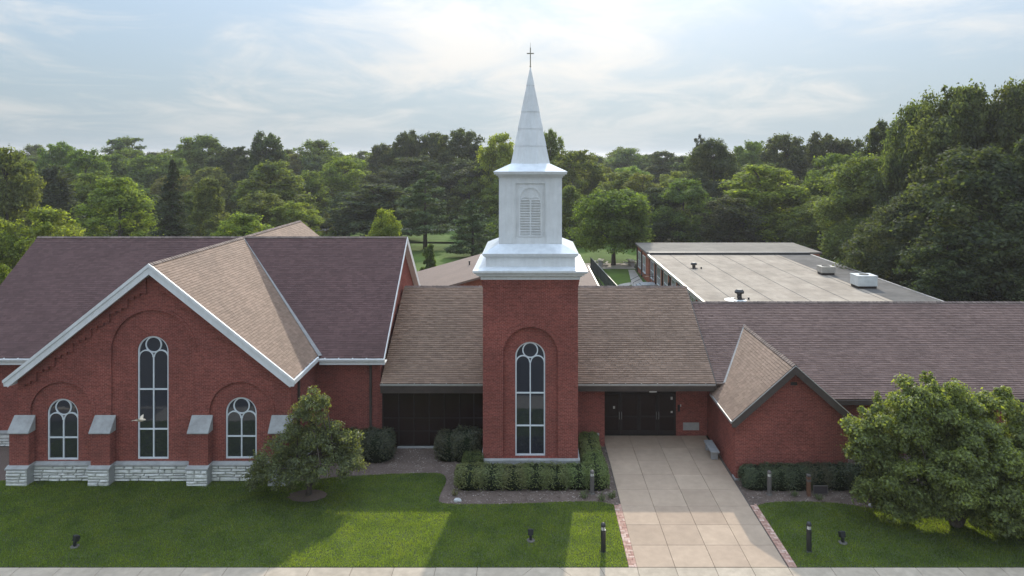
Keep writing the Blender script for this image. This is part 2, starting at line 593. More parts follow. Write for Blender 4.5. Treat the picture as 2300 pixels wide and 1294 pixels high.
M['flatroof'] = plain('flat_roof_membrane', (0.39, 0.325, 0.255), (0.32, 0.265, 0.21), 1.2, 0.9, 0.15, 50, 0.2, big=(0.35, 0.78), streak=((0.9, 0.28, 1.0), (0.80, 0.79, 0.78)))
M['flatroof2'] = plain('rear_roof_membrane', (0.235, 0.205, 0.17), (0.175, 0.155, 0.13), 1.0, 0.9, 0.15, 50, 0.2, big=(0.3, 0.8))
M['black'] = plain('black_metal', (0.020, 0.020, 0.021), (0.014, 0.014, 0.015), 5, 0.45, 0, 30, 0.45)
M['bollard'] = plain('dark_bollard_paint', (0.030, 0.028, 0.028), (0.022, 0.020, 0.020), 6, 0.4, 0, 30, 0.5)
M['bollard_grey'] = plain('weathered_bollard_paint', (0.135, 0.118, 0.105), (0.095, 0.082, 0.074), 6, 0.6, 0.1, 30, 0.35)
M['lens'] = plain('lamp_lens', (0.62, 0.60, 0.55), (0.52, 0.50, 0.46), 9, 0.25, 0, 30, 0.5)
M['postwood'] = plain('stained_post', (0.20, 0.10, 0.06), (0.12, 0.06, 0.04), 14, 0.8, 0.3, 40, 0.2)
M['hvac_white'] = plain('unit_white', (0.62, 0.64, 0.62), (0.52, 0.54, 0.52), 2, 0.45, 0, 30, 0.4, big=(0.8, 0.85))
M['hvac_tan'] = plain('unit_tan', (0.40, 0.37, 0.32), (0.32, 0.29, 0.25), 2, 0.6, 0, 30, 0.3)
M['path'] = plain('footpath', (0.42, 0.38, 0.325), (0.34, 0.30, 0.26), 2.5, 0.9, 0.15, 40, 0.2, big=(0.4, 0.85))
M['benchstone'] = plain('bench_concrete', (0.36, 0.36, 0.35), (0.27, 0.27, 0.265), 6, 0.85, 0.3, 50, 0.2)
M['table'] = plain('table_top', (0.68, 0.64, 0.54), (0.58, 0.54, 0.46), 4, 0.7, 0.1, 30, 0.2)
M['fence'] = plain('fence_mesh', (0.045, 0.048, 0.052), (0.03, 0.032, 0.035), 4, 0.6, 0, 30, 0.3)
M['rock'] = plain('pale_rock', (0.48, 0.47, 0.45), (0.36, 0.35, 0.33), 8, 0.85, 0.5, 20, 0.2)
M['gold'] = plain('cross_metal', (0.30, 0.27, 0.20), (0.22, 0.20, 0.16), 6, 0.35, 0, 30, 0.5, 0.6)
M['feather'] = plain('pale_feather', (0.55, 0.47, 0.36), (0.40, 0.33, 0.25), 20, 0.8, 0.2, 60, 0.2)
M['signface'] = plain('sign_face', (0.060, 0.045, 0.050), (0.040, 0.032, 0.036), 25, 0.5, 0, 30, 0.3)
M['tuft'] = leaf_mat('tuft_blade', 0.3, 0.6, 0.2, 0.6, 1.4)


# ------------------------------------------------------------------ shared builders
def clip_span(poly, v):
    xs = []
    n = len(poly)
    for i in range(n):
        (u0, v0), (u1, v1) = poly[i], poly[(i + 1) % n]
        if (v0 <= v < v1) or (v1 <= v < v0):
            xs.append(u0 + (u1 - u0) * (v - v0) / (v1 - v0))
    return (min(xs), max(xs)) if len(xs) >= 2 else None


def roof_slope(parent, name, O, U, V, poly, mat, thick=0.018, wtab=0.30, expo=0.145, deck_mat=None, shingles=True, seed=1, deck=0.12):
    """deck slab plus courses of overlapping shingle tabs on a convex polygon (u along the eave, v up the slope)"""
    O, U, V = Vector(O), Vector(U).normalized(), Vector(V).normalized()
    Nn = U.cross(V).normalized()
    if Nn.z < 0:
        Nn = -Nn
    P = lambda u, v, h=0.0: O + U * u + V * v + Nn * h
    d = MB()
    d.prism([P(u, v) for u, v in poly], Nn * -deck)
    dk = d.build('roof', deck_mat or M['roof_brown'], parent)
    if not shingles:
        return dk
    r = random.Random(seed)
    mb = MB()
    vmax = max(v for _, v in poly)
    v, row = 0.0, 0
    while v < vmax - 0.01:
        v1 = min(v + expo * 1.25, vmax - 1e-4)
        a, b = clip_span(poly, v + 1e-4), clip_span(poly, v1)
        if a and b:
            lo, hi = min(a[0], b[0]), max(a[1], b[1])
            u = lo - r.random() * wtab
            while u < hi:
                w = wtab * r.choice((0.85, 1.0, 1.0, 1.0, 1.1))
                ua, ub = u + 0.003, u + w - 0.003
                q = [max(ua, a[0]), min(ub, a[1]), max(ua, b[0]), min(ub, b[1])]
                if q[1] - q[0] > 0.02 or q[3] - q[2] > 0.02:
                    q[1] = max(q[1], q[0] + 0.001)
                    q[3] = max(q[3], q[2] + 0.001)
                    t = thick * r.uniform(0.9, 1.2)
                    dv = r.uniform(-0.006, 0.006)
                    vs = [P(q[0], v + dv, 0.003), P(q[1], v + dv, 0.003), P(q[0], v + dv, t + 0.004), P(q[1], v + dv, t + 0.004),
                          P(q[2], v1, 0.004), P(q[3], v1, 0.004)]
                    mb.add(vs, [(0, 1, 3, 2), (2, 3, 5, 4), (0, 2, 4), (1, 5, 3)])
                u += w
        v += expo
        row += 1
    sh = mb.build('shingles', mat, dk)
    tag(sh, kind='stuff')
    return dk


def ridge_caps(parent, A, B, half=0.14, seed=3, drop=0.10, mat=None):
    A, B = Vector(A), Vector(B)
    L = (B - A).length
    d = (B - A).normalized()
    side = d.cross(Vector((0, 0, 1))).normalized()
    mb = MB()
    r = random.Random(seed)
    s = 0.0
    while s < L:
        e = min(s + 0.26, L)
        h0, h1 = 0.045 + r.uniform(0, 0.012), 0.030
        p, q = A + d * s, A + d * e
        dz = Vector((0, 0, drop))
        up0, up1 = Vector((0, 0, h0)), Vector((0, 0, h1))
        vs = [p - side * half - dz + up0, p + up0, p + side * half - dz + up0,
              q - side * half - dz + up1, q + up1, q + side * half - dz + up1,
              p - side * half - dz - up0, p + side * half - dz - up0]
        mb.add(vs, [(0, 1, 4, 3), (1, 2, 5, 4), (0, 6, 7, 2, 1)])
        s += 0.24
    o = mb.build('ridge_cap', mat or M['ridge'], parent)
    tag(o, kind='stuff')
    return o


def church_window(parent, cx, zb, zt, yf, transoms, half=0.73, seed=0):
    """arched tracery window: frame with circle and two lancets, each pane a piece"""
    r = random.Random(seed)
    y0, y1 = yf, yf + 0.08
    zs = zt - half
    mb = MB()
    mb.add(*fill2d(arch(cx, half, zb, zs), [arch(cx, half - 0.065, zb + 0.075, zs)], y0, y1))
    rc = 0.385
    cz = zt - 0.035 - rc
    lr = (half - 0.02) / 2
    lz = zt - 0.67 - lr
    mb.box(cx - 0.028, cx + 0.028, y0 + 0.006, y1 - 0.004, zb + 0.05, lz + 0.04)
    for z in transoms:
        mb.box(cx - half + 0.04, cx - 0.028, y0 + 0.010, y1 - 0.008, z - 0.032, z + 0.032)
        mb.box(cx + 0.028, cx + half - 0.04, y0 + 0.010, y1 - 0.008, z - 0.032, z + 0.032)
    w = mb.build('window', M['winframe'], parent)
    tr = MB()
    add_band(tr, arc_band(cx, cz, rc - 0.052, rc, 0, 2 * math.pi, 40), y0 + 0.004, y1 - 0.01)
    for s in (-1, 1):
        add_band(tr, arc_band(cx + s * lr, lz, lr - 0.052, lr - 0.002, 0, math.pi, 24), y0 + 0.012, y1 - 0.014)
    tr.build('tracery', M['winframe'], w)
    yg = y0 + 0.05

    def pane(poly, y):
        k = MB()
        k.xz(poly, y, y + 0.008)
        for i, (a, b, c) in enumerate(k.v):       # glass never sits perfectly flat
            k.v[i] = (a, b + r.uniform(-0.0015, 0.0015), c)
        k.build('pane', M['glass'], w)
    pane(arch(cx, half - 0.05, lz - 0.02, zs, 24), yg + 0.012)
    pane([(cx + (rc - 0.03) * math.cos(t * math.pi / 14), cz + (rc - 0.03) * math.sin(t * math.pi / 14)) for t in range(28)], yg - 0.006)
    lev = [zb + 0.07] + sorted(transoms) + [None]
    for s in (-1, 1):
        c = cx + s * lr
        for i in range(len(lev) - 1):
            if lev[i + 1] is None:
                pane(arch(c, lr - 0.04, lev[i] + 0.02, lz, 16), yg)
            else:
                pane([(c - lr + 0.04, lev[i]), (c - lr + 0.04, lev[i + 1]), (c + lr - 0.04, lev[i + 1]), (c + lr - 0.04, lev[i])], yg)
    return w


STONES = []


def stone_face(parent, x0, x1, yf, z0, z1, seed, axis='x'):
    """rough ashlar: every block its own piece in front of a mortar backing"""
    r = random.Random(seed)
    rows = []
    z = z0
    while z < z1 - 0.02:
        h = r.choice((0.10, 0.13, 0.16, 0.20))
        if z1 - (z + h) < 0.08:
            h = z1 - z
        rows.append((z, z + h))
        z += h
    for a, b in rows:
        x = x0
        while x < x1 - 0.01:
            w = r.uniform(0.28, 0.95) * (0.8 if b - a < 0.12 else 1)
            if x1 - (x + w) < 0.22:
                w = x1 - x
            d = r.uniform(0.012, 0.055)
            i = 0.009
            xa, xb, za, zb = x + i, x + w - i, a + i * 0.8, b - i * 0.8
            k = min(0.03, (xb - xa) * 0.3, (zb - za) * 0.3)
            j = lambda m_=0.008: r.uniform(-m_, m_)
            vs = [(xa, 0.05, za), (xb, 0.05, za), (xb, 0.05, zb), (xa, 0.05, zb),
                  (xa + k + j(), -d + j(), za + k + j()), (xb - k + j(), -d + j(), za + k + j()), (xb - k + j(), -d + j(), zb - k + j()), (xa + k + j(), -d + j(), zb - k + j()),
                  ((xa + xb) / 2 + j(0.06), -d - 0.015 + j(), (za + zb) / 2 + j(0.02))]
            fs = [(0, 1, 5, 4), (1, 2, 6, 5), (2, 3, 7, 6), (3, 0, 4, 7), (4, 5, 8), (5, 6, 8), (6, 7, 8), (7, 4, 8)]
            mb = MB()
            if axis == 'x':
                mb.add([(p, yf + q, s) for p, q, s in vs], fs)
            else:
                mb.add([(yf - q, p, s) for p, q, s in vs], fs)
            mb.build('stone', M['stone'], parent)
            x += w


def gutter_straps(mb, pts, size=0.05):
    for p in pts:
        mb.box(p[0] - size / 2, p[0] + size / 2, p[1] - size / 2, p[1] + size / 2, p[2], p[2] + 0.045)

# ------------------------------------------------------------------ ground, lawns, paving
def sheet(name, pts, z, mat, kind='structure', thick=0.0):
    mb = MB()
    if thick:
        mb.prism([(x, y, z) for x, y in pts], (0, 0, -thick))
    else:
        a = sum(pts[i][0] * pts[(i + 1) % len(pts)][1] - pts[(i + 1) % len(pts)][0] * pts[i][1] for i in range(len(pts)))
        p = pts if a > 0 else pts[::-1]
        mb.add([(x, y, z) for x, y in p], [tuple(range(len(p)))])
    o = mb.build(name, mat)
    tag(o, kind=kind)
    return o


tag(sheet('ground', [(-4500, -500), (4500, -500), (4500, 7000), (-4500, 7000)], -0.03, M['ground']), 'dark woodland floor reaching to the horizon')
sheet('mulch_bed', [(-32, 29.0), (4.0, 29.0), (4.0, 38), (-32, 38)], -0.004, M['mulch'])
sheet('mulch_bed', [(9.62, 29.0), (30, 29.0), (30, 36), (9.62, 36)], -0.004, M['mulch'])


def smooth_curve(pts, n=6):
    o = []
    P = [pts[0]] + list(pts) + [pts[-1]]
    for i in range(1, len(P) - 2):
        p0, p1, p2, p3 = [Vector((*q, 0)) for q in P[i - 1:i + 3]]
        for k in range(n):
            t = k / n
            v = 0.5 * ((2 * p1) + (-p0 + p2) * t + (2 * p0 - 5 * p1 + 4 * p2 - p3) * t * t + (-p0 + 3 * p1 - 3 * p2 + p3) * t ** 3)
            o.append((v.x, v.y))
    o.append(tuple(pts[-1]))
    return o


edgeL = [(-26.5, 32.35), (-11.6, 32.35)] + smooth_curve([g(*p) for p in
        ((675, 1082), (760, 1073), (880, 1066), (975, 1064), (998, 1070), (1001, 1084), (992, 1104), (986, 1120), (990, 1130), (1030, 1134), (1150, 1133), (1280, 1128), (1345, 1129), (1381, 1136))])
LAWN_L = [(-26.5, 25.58)] + edgeL + [(3.68, 30.05), (3.68, 25.58)]
edgeR = smooth_curve([g(*p) for p in ((1701, 1137), (1730, 1130), (1800, 1128), (1880, 1132), (1960, 1143), (2010, 1150), (2080, 1140), (2170, 1120), (2300, 1110))]) + [(26, 32.2)]
LAWN_R = [(9.98, 25.58)] + edgeR + [(26, 25.58)]
sheet('lawn', LAWN_L, 0.022, M['lawn'], thick=0.05)
sheet('lawn', LAWN_R, 0.022, M['lawn'], thick=0.05)
sheet('road', [(-200, -26), (200, -26), (200, 23.3), (-200, 23.3)], -0.012, M['asphalt'])
kb = MB().box(-60, 60, 23.3, 23.58, -0.1, 0.03)
tag(kb.build('kerb', M['walk']), kind='structure')
sheet('verge', [(-200, -60), (200, -60), (200, -26.2), (-200, -26.2)], -0.016, M['lawn_far'])


def inside(poly, X, Y):
    c = np.zeros(len(X), bool)
    n = len(poly)
    for i in range(n):
        x0, y0 = poly[i]
        x1, y1 = poly[(i + 1) % n]
        k = ((y0 > Y) != (y1 > Y)) & (X < (x1 - x0) * (Y - y0) / (y1 - y0 + 1e-12) + x0)
        c ^= k
    return c


def raw_mesh(name, verts, nper):
    """verts (n*nper,3) -> mesh of n separate nper-gons"""
    n = len(verts) // nper
    me = bpy.data.meshes.new(name)
    me.vertices.add(len(verts))
    me.vertices.foreach_set('co', np.ascontiguousarray(verts, np.float32).ravel())
    me.loops.add(n * nper)
    me.loops.foreach_set('vertex_index', np.arange(n * nper, dtype=np.int32))
    me.polygons.add(n)
    me.polygons.foreach_set('loop_start', np.arange(0, n * nper, nper, dtype=np.int32))
    me.update(calc_edges=True)
    me.validate()
    return me


def grass(name, poly, dens, seed, tint, label, h=(0.035, 0.075), z=0.02):
    r = np.random.default_rng(seed)
    xs, ys = [p[0] for p in poly], [p[1] for p in poly]
    n = int(dens * (max(xs) - min(xs)) * (max(ys) - min(ys)))
    X = r.uniform(min(xs), max(xs), n)
    Y = r.uniform(min(ys), max(ys), n)
    k = inside(poly, X, Y) & (X > -19.5 * 0 - 22.5 - (Y - 25) * 0.9) & (X < 19.5 + (Y - 25) * 0.8)
    X, Y = X[k], Y[k]
    n = len(X)
    clump = 0.75 + 0.5 * np.sin(X * 3.1 + 2 * np.sin(Y * 2.3)) * np.sin(Y * 3.7 + np.sin(X * 1.7))
    H = r.uniform(h[0], h[1], n) * (0.8 + 0.3 * clump)
    a = r.uniform(0, 2 * np.pi, n)
    w = r.uniform(0.007, 0.014, n)
    lean = r.uniform(0.05, 0.6, n) * H
    b = r.uniform(0, 2 * np.pi, n)
    V = np.zeros((n, 3, 3))
    V[:, 0] = np.stack([X - w * np.cos(a), Y - w * np.sin(a), np.full(n, z)], 1)
    V[:, 1] = np.stack([X + w * np.cos(a), Y + w * np.sin(a), np.full(n, z)], 1)
    V[:, 2] = np.stack([X + lean * np.cos(b), Y + lean * np.sin(b), z + H], 1)
    o = mk_obj(name, raw_mesh(name, V.reshape(-1, 3), 3), M['blade'])
    o.color = (*tint, 1)
    tag(o, label, 'grass', kind='stuff')
    return o


GRASS = (0.128, 0.168, 0.058)
grass('grass', LAWN_L, 1500, 1, GRASS, 'short mown grass on the lawn before the sanctuary and tower')
grass('grass', LAWN_R, 1500, 2, GRASS, 'short mown grass on the lawn beside the big leafy shrub')

# scattered chips on the beds
r_ = np.random.default_rng(5)
n = 22000
X = r_.uniform(-12, 20, n)
Y = r_.uniform(29.3, 36.2, n)
k = ~inside(LAWN_L, X, Y) & ~inside(LAWN_R, X, Y) & ~((X > 3.97) & (X < 9.7)) & ~((X > -2.4) & (X < 2.45) & (Y > 33.2)) & ~((X < -11.2) & (Y > 32.2)) & ~((X > 9.7) & (X < 15.2) & (Y > 32.4))
X, Y = X[k], Y[k]
n = len(X)
a = r_.uniform(0, 6.28, n)
l = r_.uniform(0.015, 0.05, n)
w = r_.uniform(0.006, 0.018, n)
V = np.zeros((n, 4, 3))
ca, sa = np.cos(a), np.sin(a)
for i, (su, sv) in enumerate(((-1, -1), (1, -1), (1, 1), (-1, 1))):
    V[:, i, 0] = X + su * l * ca - sv * w * sa
    V[:, i, 1] = Y + su * l * sa + sv * w * ca
    V[:, i, 2] = 0.008 + r_.uniform(0, 0.03, n)
tag(mk_obj('wood_chips', raw_mesh('wood_chips', V.reshape(-1, 3), 4), M['chip']), 'loose brown wood chips over the planting beds', 'mulch', kind='stuff')


def slab_mesh(name, pts, z1, th, gap=0.006, r=None):
    c = Vector((sum(p[0] for p in pts) / len(pts), sum(p[1] for p in pts) / len(pts)))
    ins = []
    for x, y in pts:
        d = Vector((x, y)) - c
        ins.append((x - math.copysign(gap, d.x), y - math.copysign(gap, d.y)))
    b = 0.008
    ins2 = [(x - math.copysign(b, x - c.x), y - math.copysign(b, y - c.y)) for x, y in ins]
    n = len(pts)
    vs = [(x, y, z1 - th) for x, y in ins] + [(x, y, z1 - b) for x, y in ins] + [(x, y, z1) for x, y in ins2]
    fs = [(i, (i + 1) % n, n + (i + 1) % n, n + i) for i in range(n)] + [(n + i, n + (i + 1) % n, 2 * n + (i + 1) % n, 2 * n + i) for i in range(n)]
    fs.append(tuple(2 * n + i for i in range(n)))
    return MB().add(vs, fs)


# entrance walk of poured slabs
drive = sheet('driveway', [(3.97, 25.55), (9.68, 25.55), (9.68, 37.6), (3.97, 37.6)], 0.004, M['joint'])
drive['label'] = 'wide tan concrete walk leading up to the dark entrance doors'
xe = [4.0, 5.42, 6.9, 8.25, 9.62]
ye = [25.56, 27.0, 28.48, 30.0, 31.5, 32.98, 34.45, 35.95, 37.55]
for i in range(4):
    for j in range(8):
        slab_mesh('slab', [(xe[i], ye[j]), (xe[i + 1], ye[j]), (xe[i + 1], ye[j + 1]), (xe[i], ye[j + 1])], 0.035 + rnd.uniform(-0.002, 0.002), 0.03).build('slab', M['concrete'], drive)
walkp = sheet('sidewalk', [(-42, 23.6), (42, 23.6), (42, 25.55), (-42, 25.55)], 0.004, M['joint'])
walkp['label'] = 'pale concrete sidewalk running along the front lawn'
ed = [(-22.1 + 1.55 * i,) * 2 for i in range(14)] + [(0.11, -1.4), (1.10, 2.66)] + [(2.62, 3.1)] + [(4.0, 4.0), (5.42, 5.42), (6.9, 6.9), (8.25, 8.25), (9.62, 9.62)] + [(9.62 + 1.58 * i,) * 2 for i in range(1, 9)]
for (a0, b0), (a1, b1) in zip(ed, ed[1:]):
    slab_mesh('slab', [(b0, 23.62), (b1, 23.62), (a1, 25.54), (a0, 25.54)], 0.034 + rnd.uniform(-0.002, 0.002), 0.03).build('slab', M['walk'], walkp)

# brick edging on both sides of the walk
bm_ = MB()
bm_.add([(-0.1, -0.048, 0), (0.1, -0.048, 0), (0.1, 0.048, 0), (-0.1, 0.048, 0), (-0.1, -0.048, 0.05), (0.1, -0.048, 0.05), (0.1, 0.048, 0.05), (-0.1, 0.048, 0.05),
         (-0.094, -0.042, 0.056), (0.094, -0.042, 0.056), (0.094, 0.042, 0.056), (-0.094, 0.042, 0.056)],
        [(0, 1, 5, 4), (1, 2, 6, 5), (2, 3, 7, 6), (3, 0, 4, 7), (4, 5, 9, 8), (5, 6, 10, 9), (6, 7, 11, 10), (7, 4, 8, 11), (8, 9, 10, 11)])
paver_me = bm_.mesh('brick')
paver_me.materials.append(M['paver'])
for x0, lab in ((3.69, 'narrow band of clay bricks between the walk and the tower lawn'), (9.66, 'narrow band of clay bricks between the walk and the shrub lawn')):
    st = sheet('brick_edging', [(x0 - 0.005, 25.57), (x0 + 0.315, 25.57), (x0 + 0.315, 30.08), (x0 - 0.005, 30.08)], 0.010, M['joint'])
    st['label'] = lab
    y = 25.62
    row = 0
    while y < 30.03:
        for (dx, rot) in (((0.105, 0), (0.26, 90)) if row % 4 < 2 else ((0.055, 90), (0.21, 0))):
            if rot == 90 and row % 2:
                continue
            o = bpy.data.objects.new('brick', paver_me)
            COL.objects.link(o)
            o.parent = st
            o.location = (x0 + dx + rnd.uniform(-0.002, 0.002), y + (0.05 if rot == 90 else 0) + rnd.uniform(-0.002, 0.002), -0.014 + rnd.uniform(-0.003, 0.003))
            o.rotation_euler = (0, 0, math.radians(rot) + rnd.uniform(-0.015, 0.015))
        y += 0.1
        row += 1

# ------------------------------------------------------------------ sanctuary (left)
S = thing('church_sanctuary', 'large red brick church sanctuary with white rake boards and tall arched windows', 'church', (-17.75, 32.4, 0))
GC, GZ = -17.75, 10.3
top = lambda x: GZ - 0.8 * abs(x - GC)
xl, xr = -24.2, -11.3
wl = MB()
outer = [(xl, 0.85), (xl, top(xl) - 0.17), (GC, GZ - 0.17), (xr, top(xr) - 0.17), (xr, 0.85)]
wl.add(*fill2d(outer, [arch(-17.83, 1.95, 0.8, 6.12), arch(-22.12, 1.48, 0.8, 3.2), arch(-13.66, 1.48, 0.8, 3.2)][:0] + [arch(-17.83, 1.95, 0.9, 6.12), arch(-22.12, 1.48, 0.9, 3.2), arch(-13.66, 1.48, 0.9, 3.2)], 32.4, 32.48))
WIN = [(-17.855, 0.98, 6.82, [2.39, 4.28]), (-22.13, 0.94, 3.85, [1.99]), (-13.68, 1.0, 3.92, [2.05])]
wl.add(*fill2d([(p[0], p[1]) for p in outer], [arch(c, 0.74, zb, zt - 0.74) for c, zb, zt, _ in WIN], 32.48, 32.66))
wl.build('gable_wall', M['brick'], S)
# brick hoods round the blind arches
for c, rr, zs in ((-17.83, 1.95, 6.12), (-22.12, 1.48, 3.2), (-13.66, 1.48, 3.2)):
    hd = MB()
    add_band(hd, arc_band(c, zs, rr, rr + 0.14, 0.0, math.pi, 40), 32.375, 32.42)
    hd.build('arch_hood', M['brick'], S)
# stepped brick corbels under the rakes
for s in (-1, 1):
    cb_ = MB()
    for i in range(7):
        d0, d1 = 0.35 + i * 0.86, 0.35 + (i + 1) * 0.86
        z0 = GZ - 0.8 * d1 - 0.60
        cb_.xz([(GC + s * d0, GZ - 0.8 * d0 - 0.2), (GC + s * d1, GZ - 0.8 * d1 - 0.2), (GC + s * d1, z0 - 0.14), (GC + s * (d1 - 0.30), z0 - 0.14), (GC + s * (d1 - 0.30), z0), (GC + s * (d0 + 0.28), z0), (GC + s * (d0 + 0.28), z0 + 0.14), (GC + s * d0, z0 + 0.14)], 32.29, 32.41)
    cb_.build('corbel', M['brick'], S)
for i, (c, zb, zt, tr) in enumerate(WIN):
    church_window(S, c, zb, zt, 32.53, tr, seed=i)
# side and rear walls
wl = MB()
wl.box(xr - 0.25, xr, 32.66, 36.3, 0.75, 4.95)
wl.build('wall', M['brick'], S)
wl = MB()
wl.box(xl, xl + 0.25, 32.66, 36.3, 0.75, 4.95)
MB().box(xr + 0.003, -7.9, 36.3, 36.55, 0.75, 4.78).build('wall', M['brick'], S)
MB().box(-30.2, xl - 0.003, 36.3, 36.55, 0.75, 4.78).build('wall', M['brick'], S)
gab = [(36.56, 0.0), (36.56, 4.75), (42.5, 9.95), (48.7, 4.75), (48.7, 0.0)]
wl.build('wall', M['brick'], S)
MB().yz(gab, -8.15, -7.9).build('gable_wall', M['brick'], S)
MB().yz(gab, -30.2, -29.95).build('gable_wall', M['brick'], S)
MB().box(-29.95, -8.15, 48.4, 48.65, 0, 4.75).build('wall', M['brick'], S)
wl = MB()
wl.xz([(xl, 0), (xl, top(xl) - 0.2), (GC, GZ - 0.2), (xr, top(xr) - 0.2), (xr, 0)], 52.3, 52.55)
wl.build('wall', M['brick'], S)
# roofs
sm = 5.47 / 6.8
Vm = Vector((0, 1, sm))
lm = math.hypot(6.8, 5.47)
roof_slope(S, 'roof', (-17.75, 35.7, 4.83), (1, 0, 0), Vm, [(6.83, 0), (10.15, 0), (10.15, lm), (0, lm)], M['shingle_shaded'], seed=1)
roof_slope(S, 'roof', (-17.75, 35.7, 4.83), (1, 0, 0), Vm, [(-12.75, 0), (-6.83, 0), (0, lm), (-12.75, lm)], M['shingle_shaded'], seed=2)
Vr = Vector((0, -1, sm))
roof_slope(S, 'roof', (-17.75, 49.3, 4.83), (1, 0, 0), Vr, [(-12.75, 0), (10.15, 0), (10.15, lm), (-12.75, lm)], M['shingle_shaded'], shingles=False)
lw = 6.7 * math.hypot(1, 0.8)
roof_slope(S, 'roof', (-11.05, 32.0, 4.94), (0, 1, 0), (-1, 0, 0.8), [(0, 0), (3.83, 0), (10.5, lw), (0, lw)], M['shingle_brown'], seed=4)  # same roof, but sunlit slopes get the lighter shingle tone
roof_slope(S, 'roof', (-24.45, 32.0, 4.94), (0, 1, 0), (1, 0, 0.8), [(0, 0), (3.83, 0), (10.5, lw), (0, lw)], M['shingle_shaded'], seed=5)
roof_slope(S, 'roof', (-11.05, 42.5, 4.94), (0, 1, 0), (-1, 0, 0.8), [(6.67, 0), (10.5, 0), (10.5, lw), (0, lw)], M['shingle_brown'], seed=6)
roof_slope(S, 'roof', (-24.45, 42.5, 4.94), (0, 1, 0), (1, 0, 0.8), [(6.67, 0), (10.5, 0), (10.5, lw), (0, lw)], M['shingle_shaded'], shingles=False)
ridge_caps(S, (-30.5, 42.5, 10.31), (-7.6, 42.5, 10.31), seed=1)
ridge_caps(S, (GC, 31.98, 10.31), (GC, 53.0, 10.31), seed=2, mat=M['ridge'])
# valley flashing
vf = MB()
for sgn in (1, -1):
    a = Vector((GC + sgn * 6.76, 35.77, 4.93))
    b = Vector((GC + sgn * 0.02, 42.47, 10.32))
    sd = Vector((0.16, 0.0, 0.0)) * sgn
    vf.add([a - Vector((0, 0.13, -0.015)), a + sd + Vector((0, 0, 0.015)), b + Vector((0, 0, 0.0)), b - Vector((0, 0.1, 0))], [(0, 1, 2, 3)])
vf.build('valley_flashing', M['flashing'], S)


def rake(parent, cx, zr, slope, half, depth, y0, y1, mat, name='rake_board', lift=0.03, gap=0.0):
    for s in (-1, 1):
        mb = MB()
        mb.xz([(cx, zr + lift), (cx + s * half, zr + lift - slope * half), (cx + s * half, zr + lift - slope * half - depth * 0.62),
               (cx + s * (half - depth * 0.35), zr + lift - slope * half - depth * 0.62),
               (cx + s * (half - depth * 0.35), zr + lift - slope * (half - depth * 0.35) - depth), (cx, zr + lift - depth)], y0, y1)
        mb.build(name, mat, parent)


rake(S, GC, GZ, 0.8, 6.76, 0.50, 31.93, 32.0, M['white'])
rake(S, GC, GZ - 0.13, 0.8, 6.62, 0.30, 32.0, 32.4, M['white'], 'soffit', 0.0)
rake(S, GC, GZ + 0.012, 0.8, 6.80, 0.17, 31.89, 31.93, M['white'], 'rake_trim')
# rear right rake boards of the main gable end
for ya, yb in ((35.6, 42.5), (49.4, 42.5)):
    rk = MB()
    za = 4.83 - 0.1 * sm
    dp = 0.16 if ya < 40 else 0.46
    rk.yz([(ya, za + 0.03), (yb, 10.32), (yb, 10.32 - dp), (ya, za + 0.03 - dp)], -7.6, -7.56)
    rk.yz([(ya + (0.3 if ya < 40 else -0.3), za + 0.10), (yb, 10.15), (yb, 9.88), (ya + (0.3 if ya < 40 else -0.3), za - 0.15)], -7.9, -7.6)
    rk.build('rake_board', M['white'], S)
# eaves, gutters, downspouts
for x0, x1 in ((-10.95, -7.55), (-30.5, -24.55)):
    e = MB()
    e.box(x0, x1, 35.70, 36.3, 4.50, 4.56)
    e.box(x0, x1, 35.66, 35.72, 4.48, 4.74)
    e.prism([(x0, 35.66, 4.62), (x0, 35.56, 4.68), (x0, 35.53, 4.80), (x0, 35.66, 4.80)], (x1 - x0, 0, 0))
    gutter_straps(e, [(x0 + 0.3 + 0.72 * i, 35.62, 4.80) for i in range(int((x1 - x0) / 0.72))], 0.055)
    e.build('gutter', M['white'], S)
for sx, x in ((1, -11.05), (-1, -24.45)):
    e = MB()
    e.box(min(x, x + sx * 0.10), max(x, x + sx * 0.10), 31.95, 35.62, 4.70, 4.91)
    e.box(min(x, x - sx * 0.25), max(x, x - sx * 0.25), 32.0, 36.2, 4.62, 4.70)
    gutter_straps(e, [(x - sx * 0.02, 32.4 + 0.66 * i, 4.91) for i in range(5)], 0.075)
    e.build('gutter', M['white'], S)
ds = MB().box(-8.47, -8.36, 36.19, 36.30, 0.5, 4.5).box(-8.49, -8.34, 35.70, 36.30, 4.42, 4.55)
ds.build('downspout', M['fascia'], S)
ds = MB().box(-11.298, -11.20, 33.35, 33.46, 0.3, 4.66)
ds.build('downspout', M['fascia'], S)
# stone base and buttresses
base = MB().box(-24.28, -11.22, 32.33, 32.4, 0.0, 0.76).box(-11.297, -11.22, 32.4, 36.28, 0.0, 0.76).box(-11.21, -7.87, 36.22, 36.3, 0.0, 0.66).box(-30.2, -24.3, 36.22, 36.3, 0, 0.66)
base = base.build('stone_base', M['mortar'], S)
BUT = [(-24.3, -23.4), (-20.5, -19.6), (-15.92, -15.02), (-12.15, -11.25)]
px = [BUT[0][1]] + [v for b in BUT[1:3] for v in b] + [BUT[3][0]]
for i in range(0, 6, 2):
    stone_face(base, px[i] + 0.02, px[i + 1] - 0.02, 32.30, 0.02, 0.75, 20 + i)
stone_face(base, 32.45, 36.2, -11.21, 0.02, 0.75, 41, axis='y')
stone_face(base, -11.1, -7.9, 36.19, 0.02, 0.64, 42)
stone_face(base, -30.1, -24.4, 36.19, 0.02, 0.64, 43)
for i in range(0, 6, 2):
    MB().yz([(32.24, 0.76), (32.24, 0.83), (32.40, 0.905), (32.50, 0.905), (32.50, 0.76)], px[i] + 0.012, px[i + 1] - 0.012).build('base_cap', M['capstone'], S)
cap = MB()
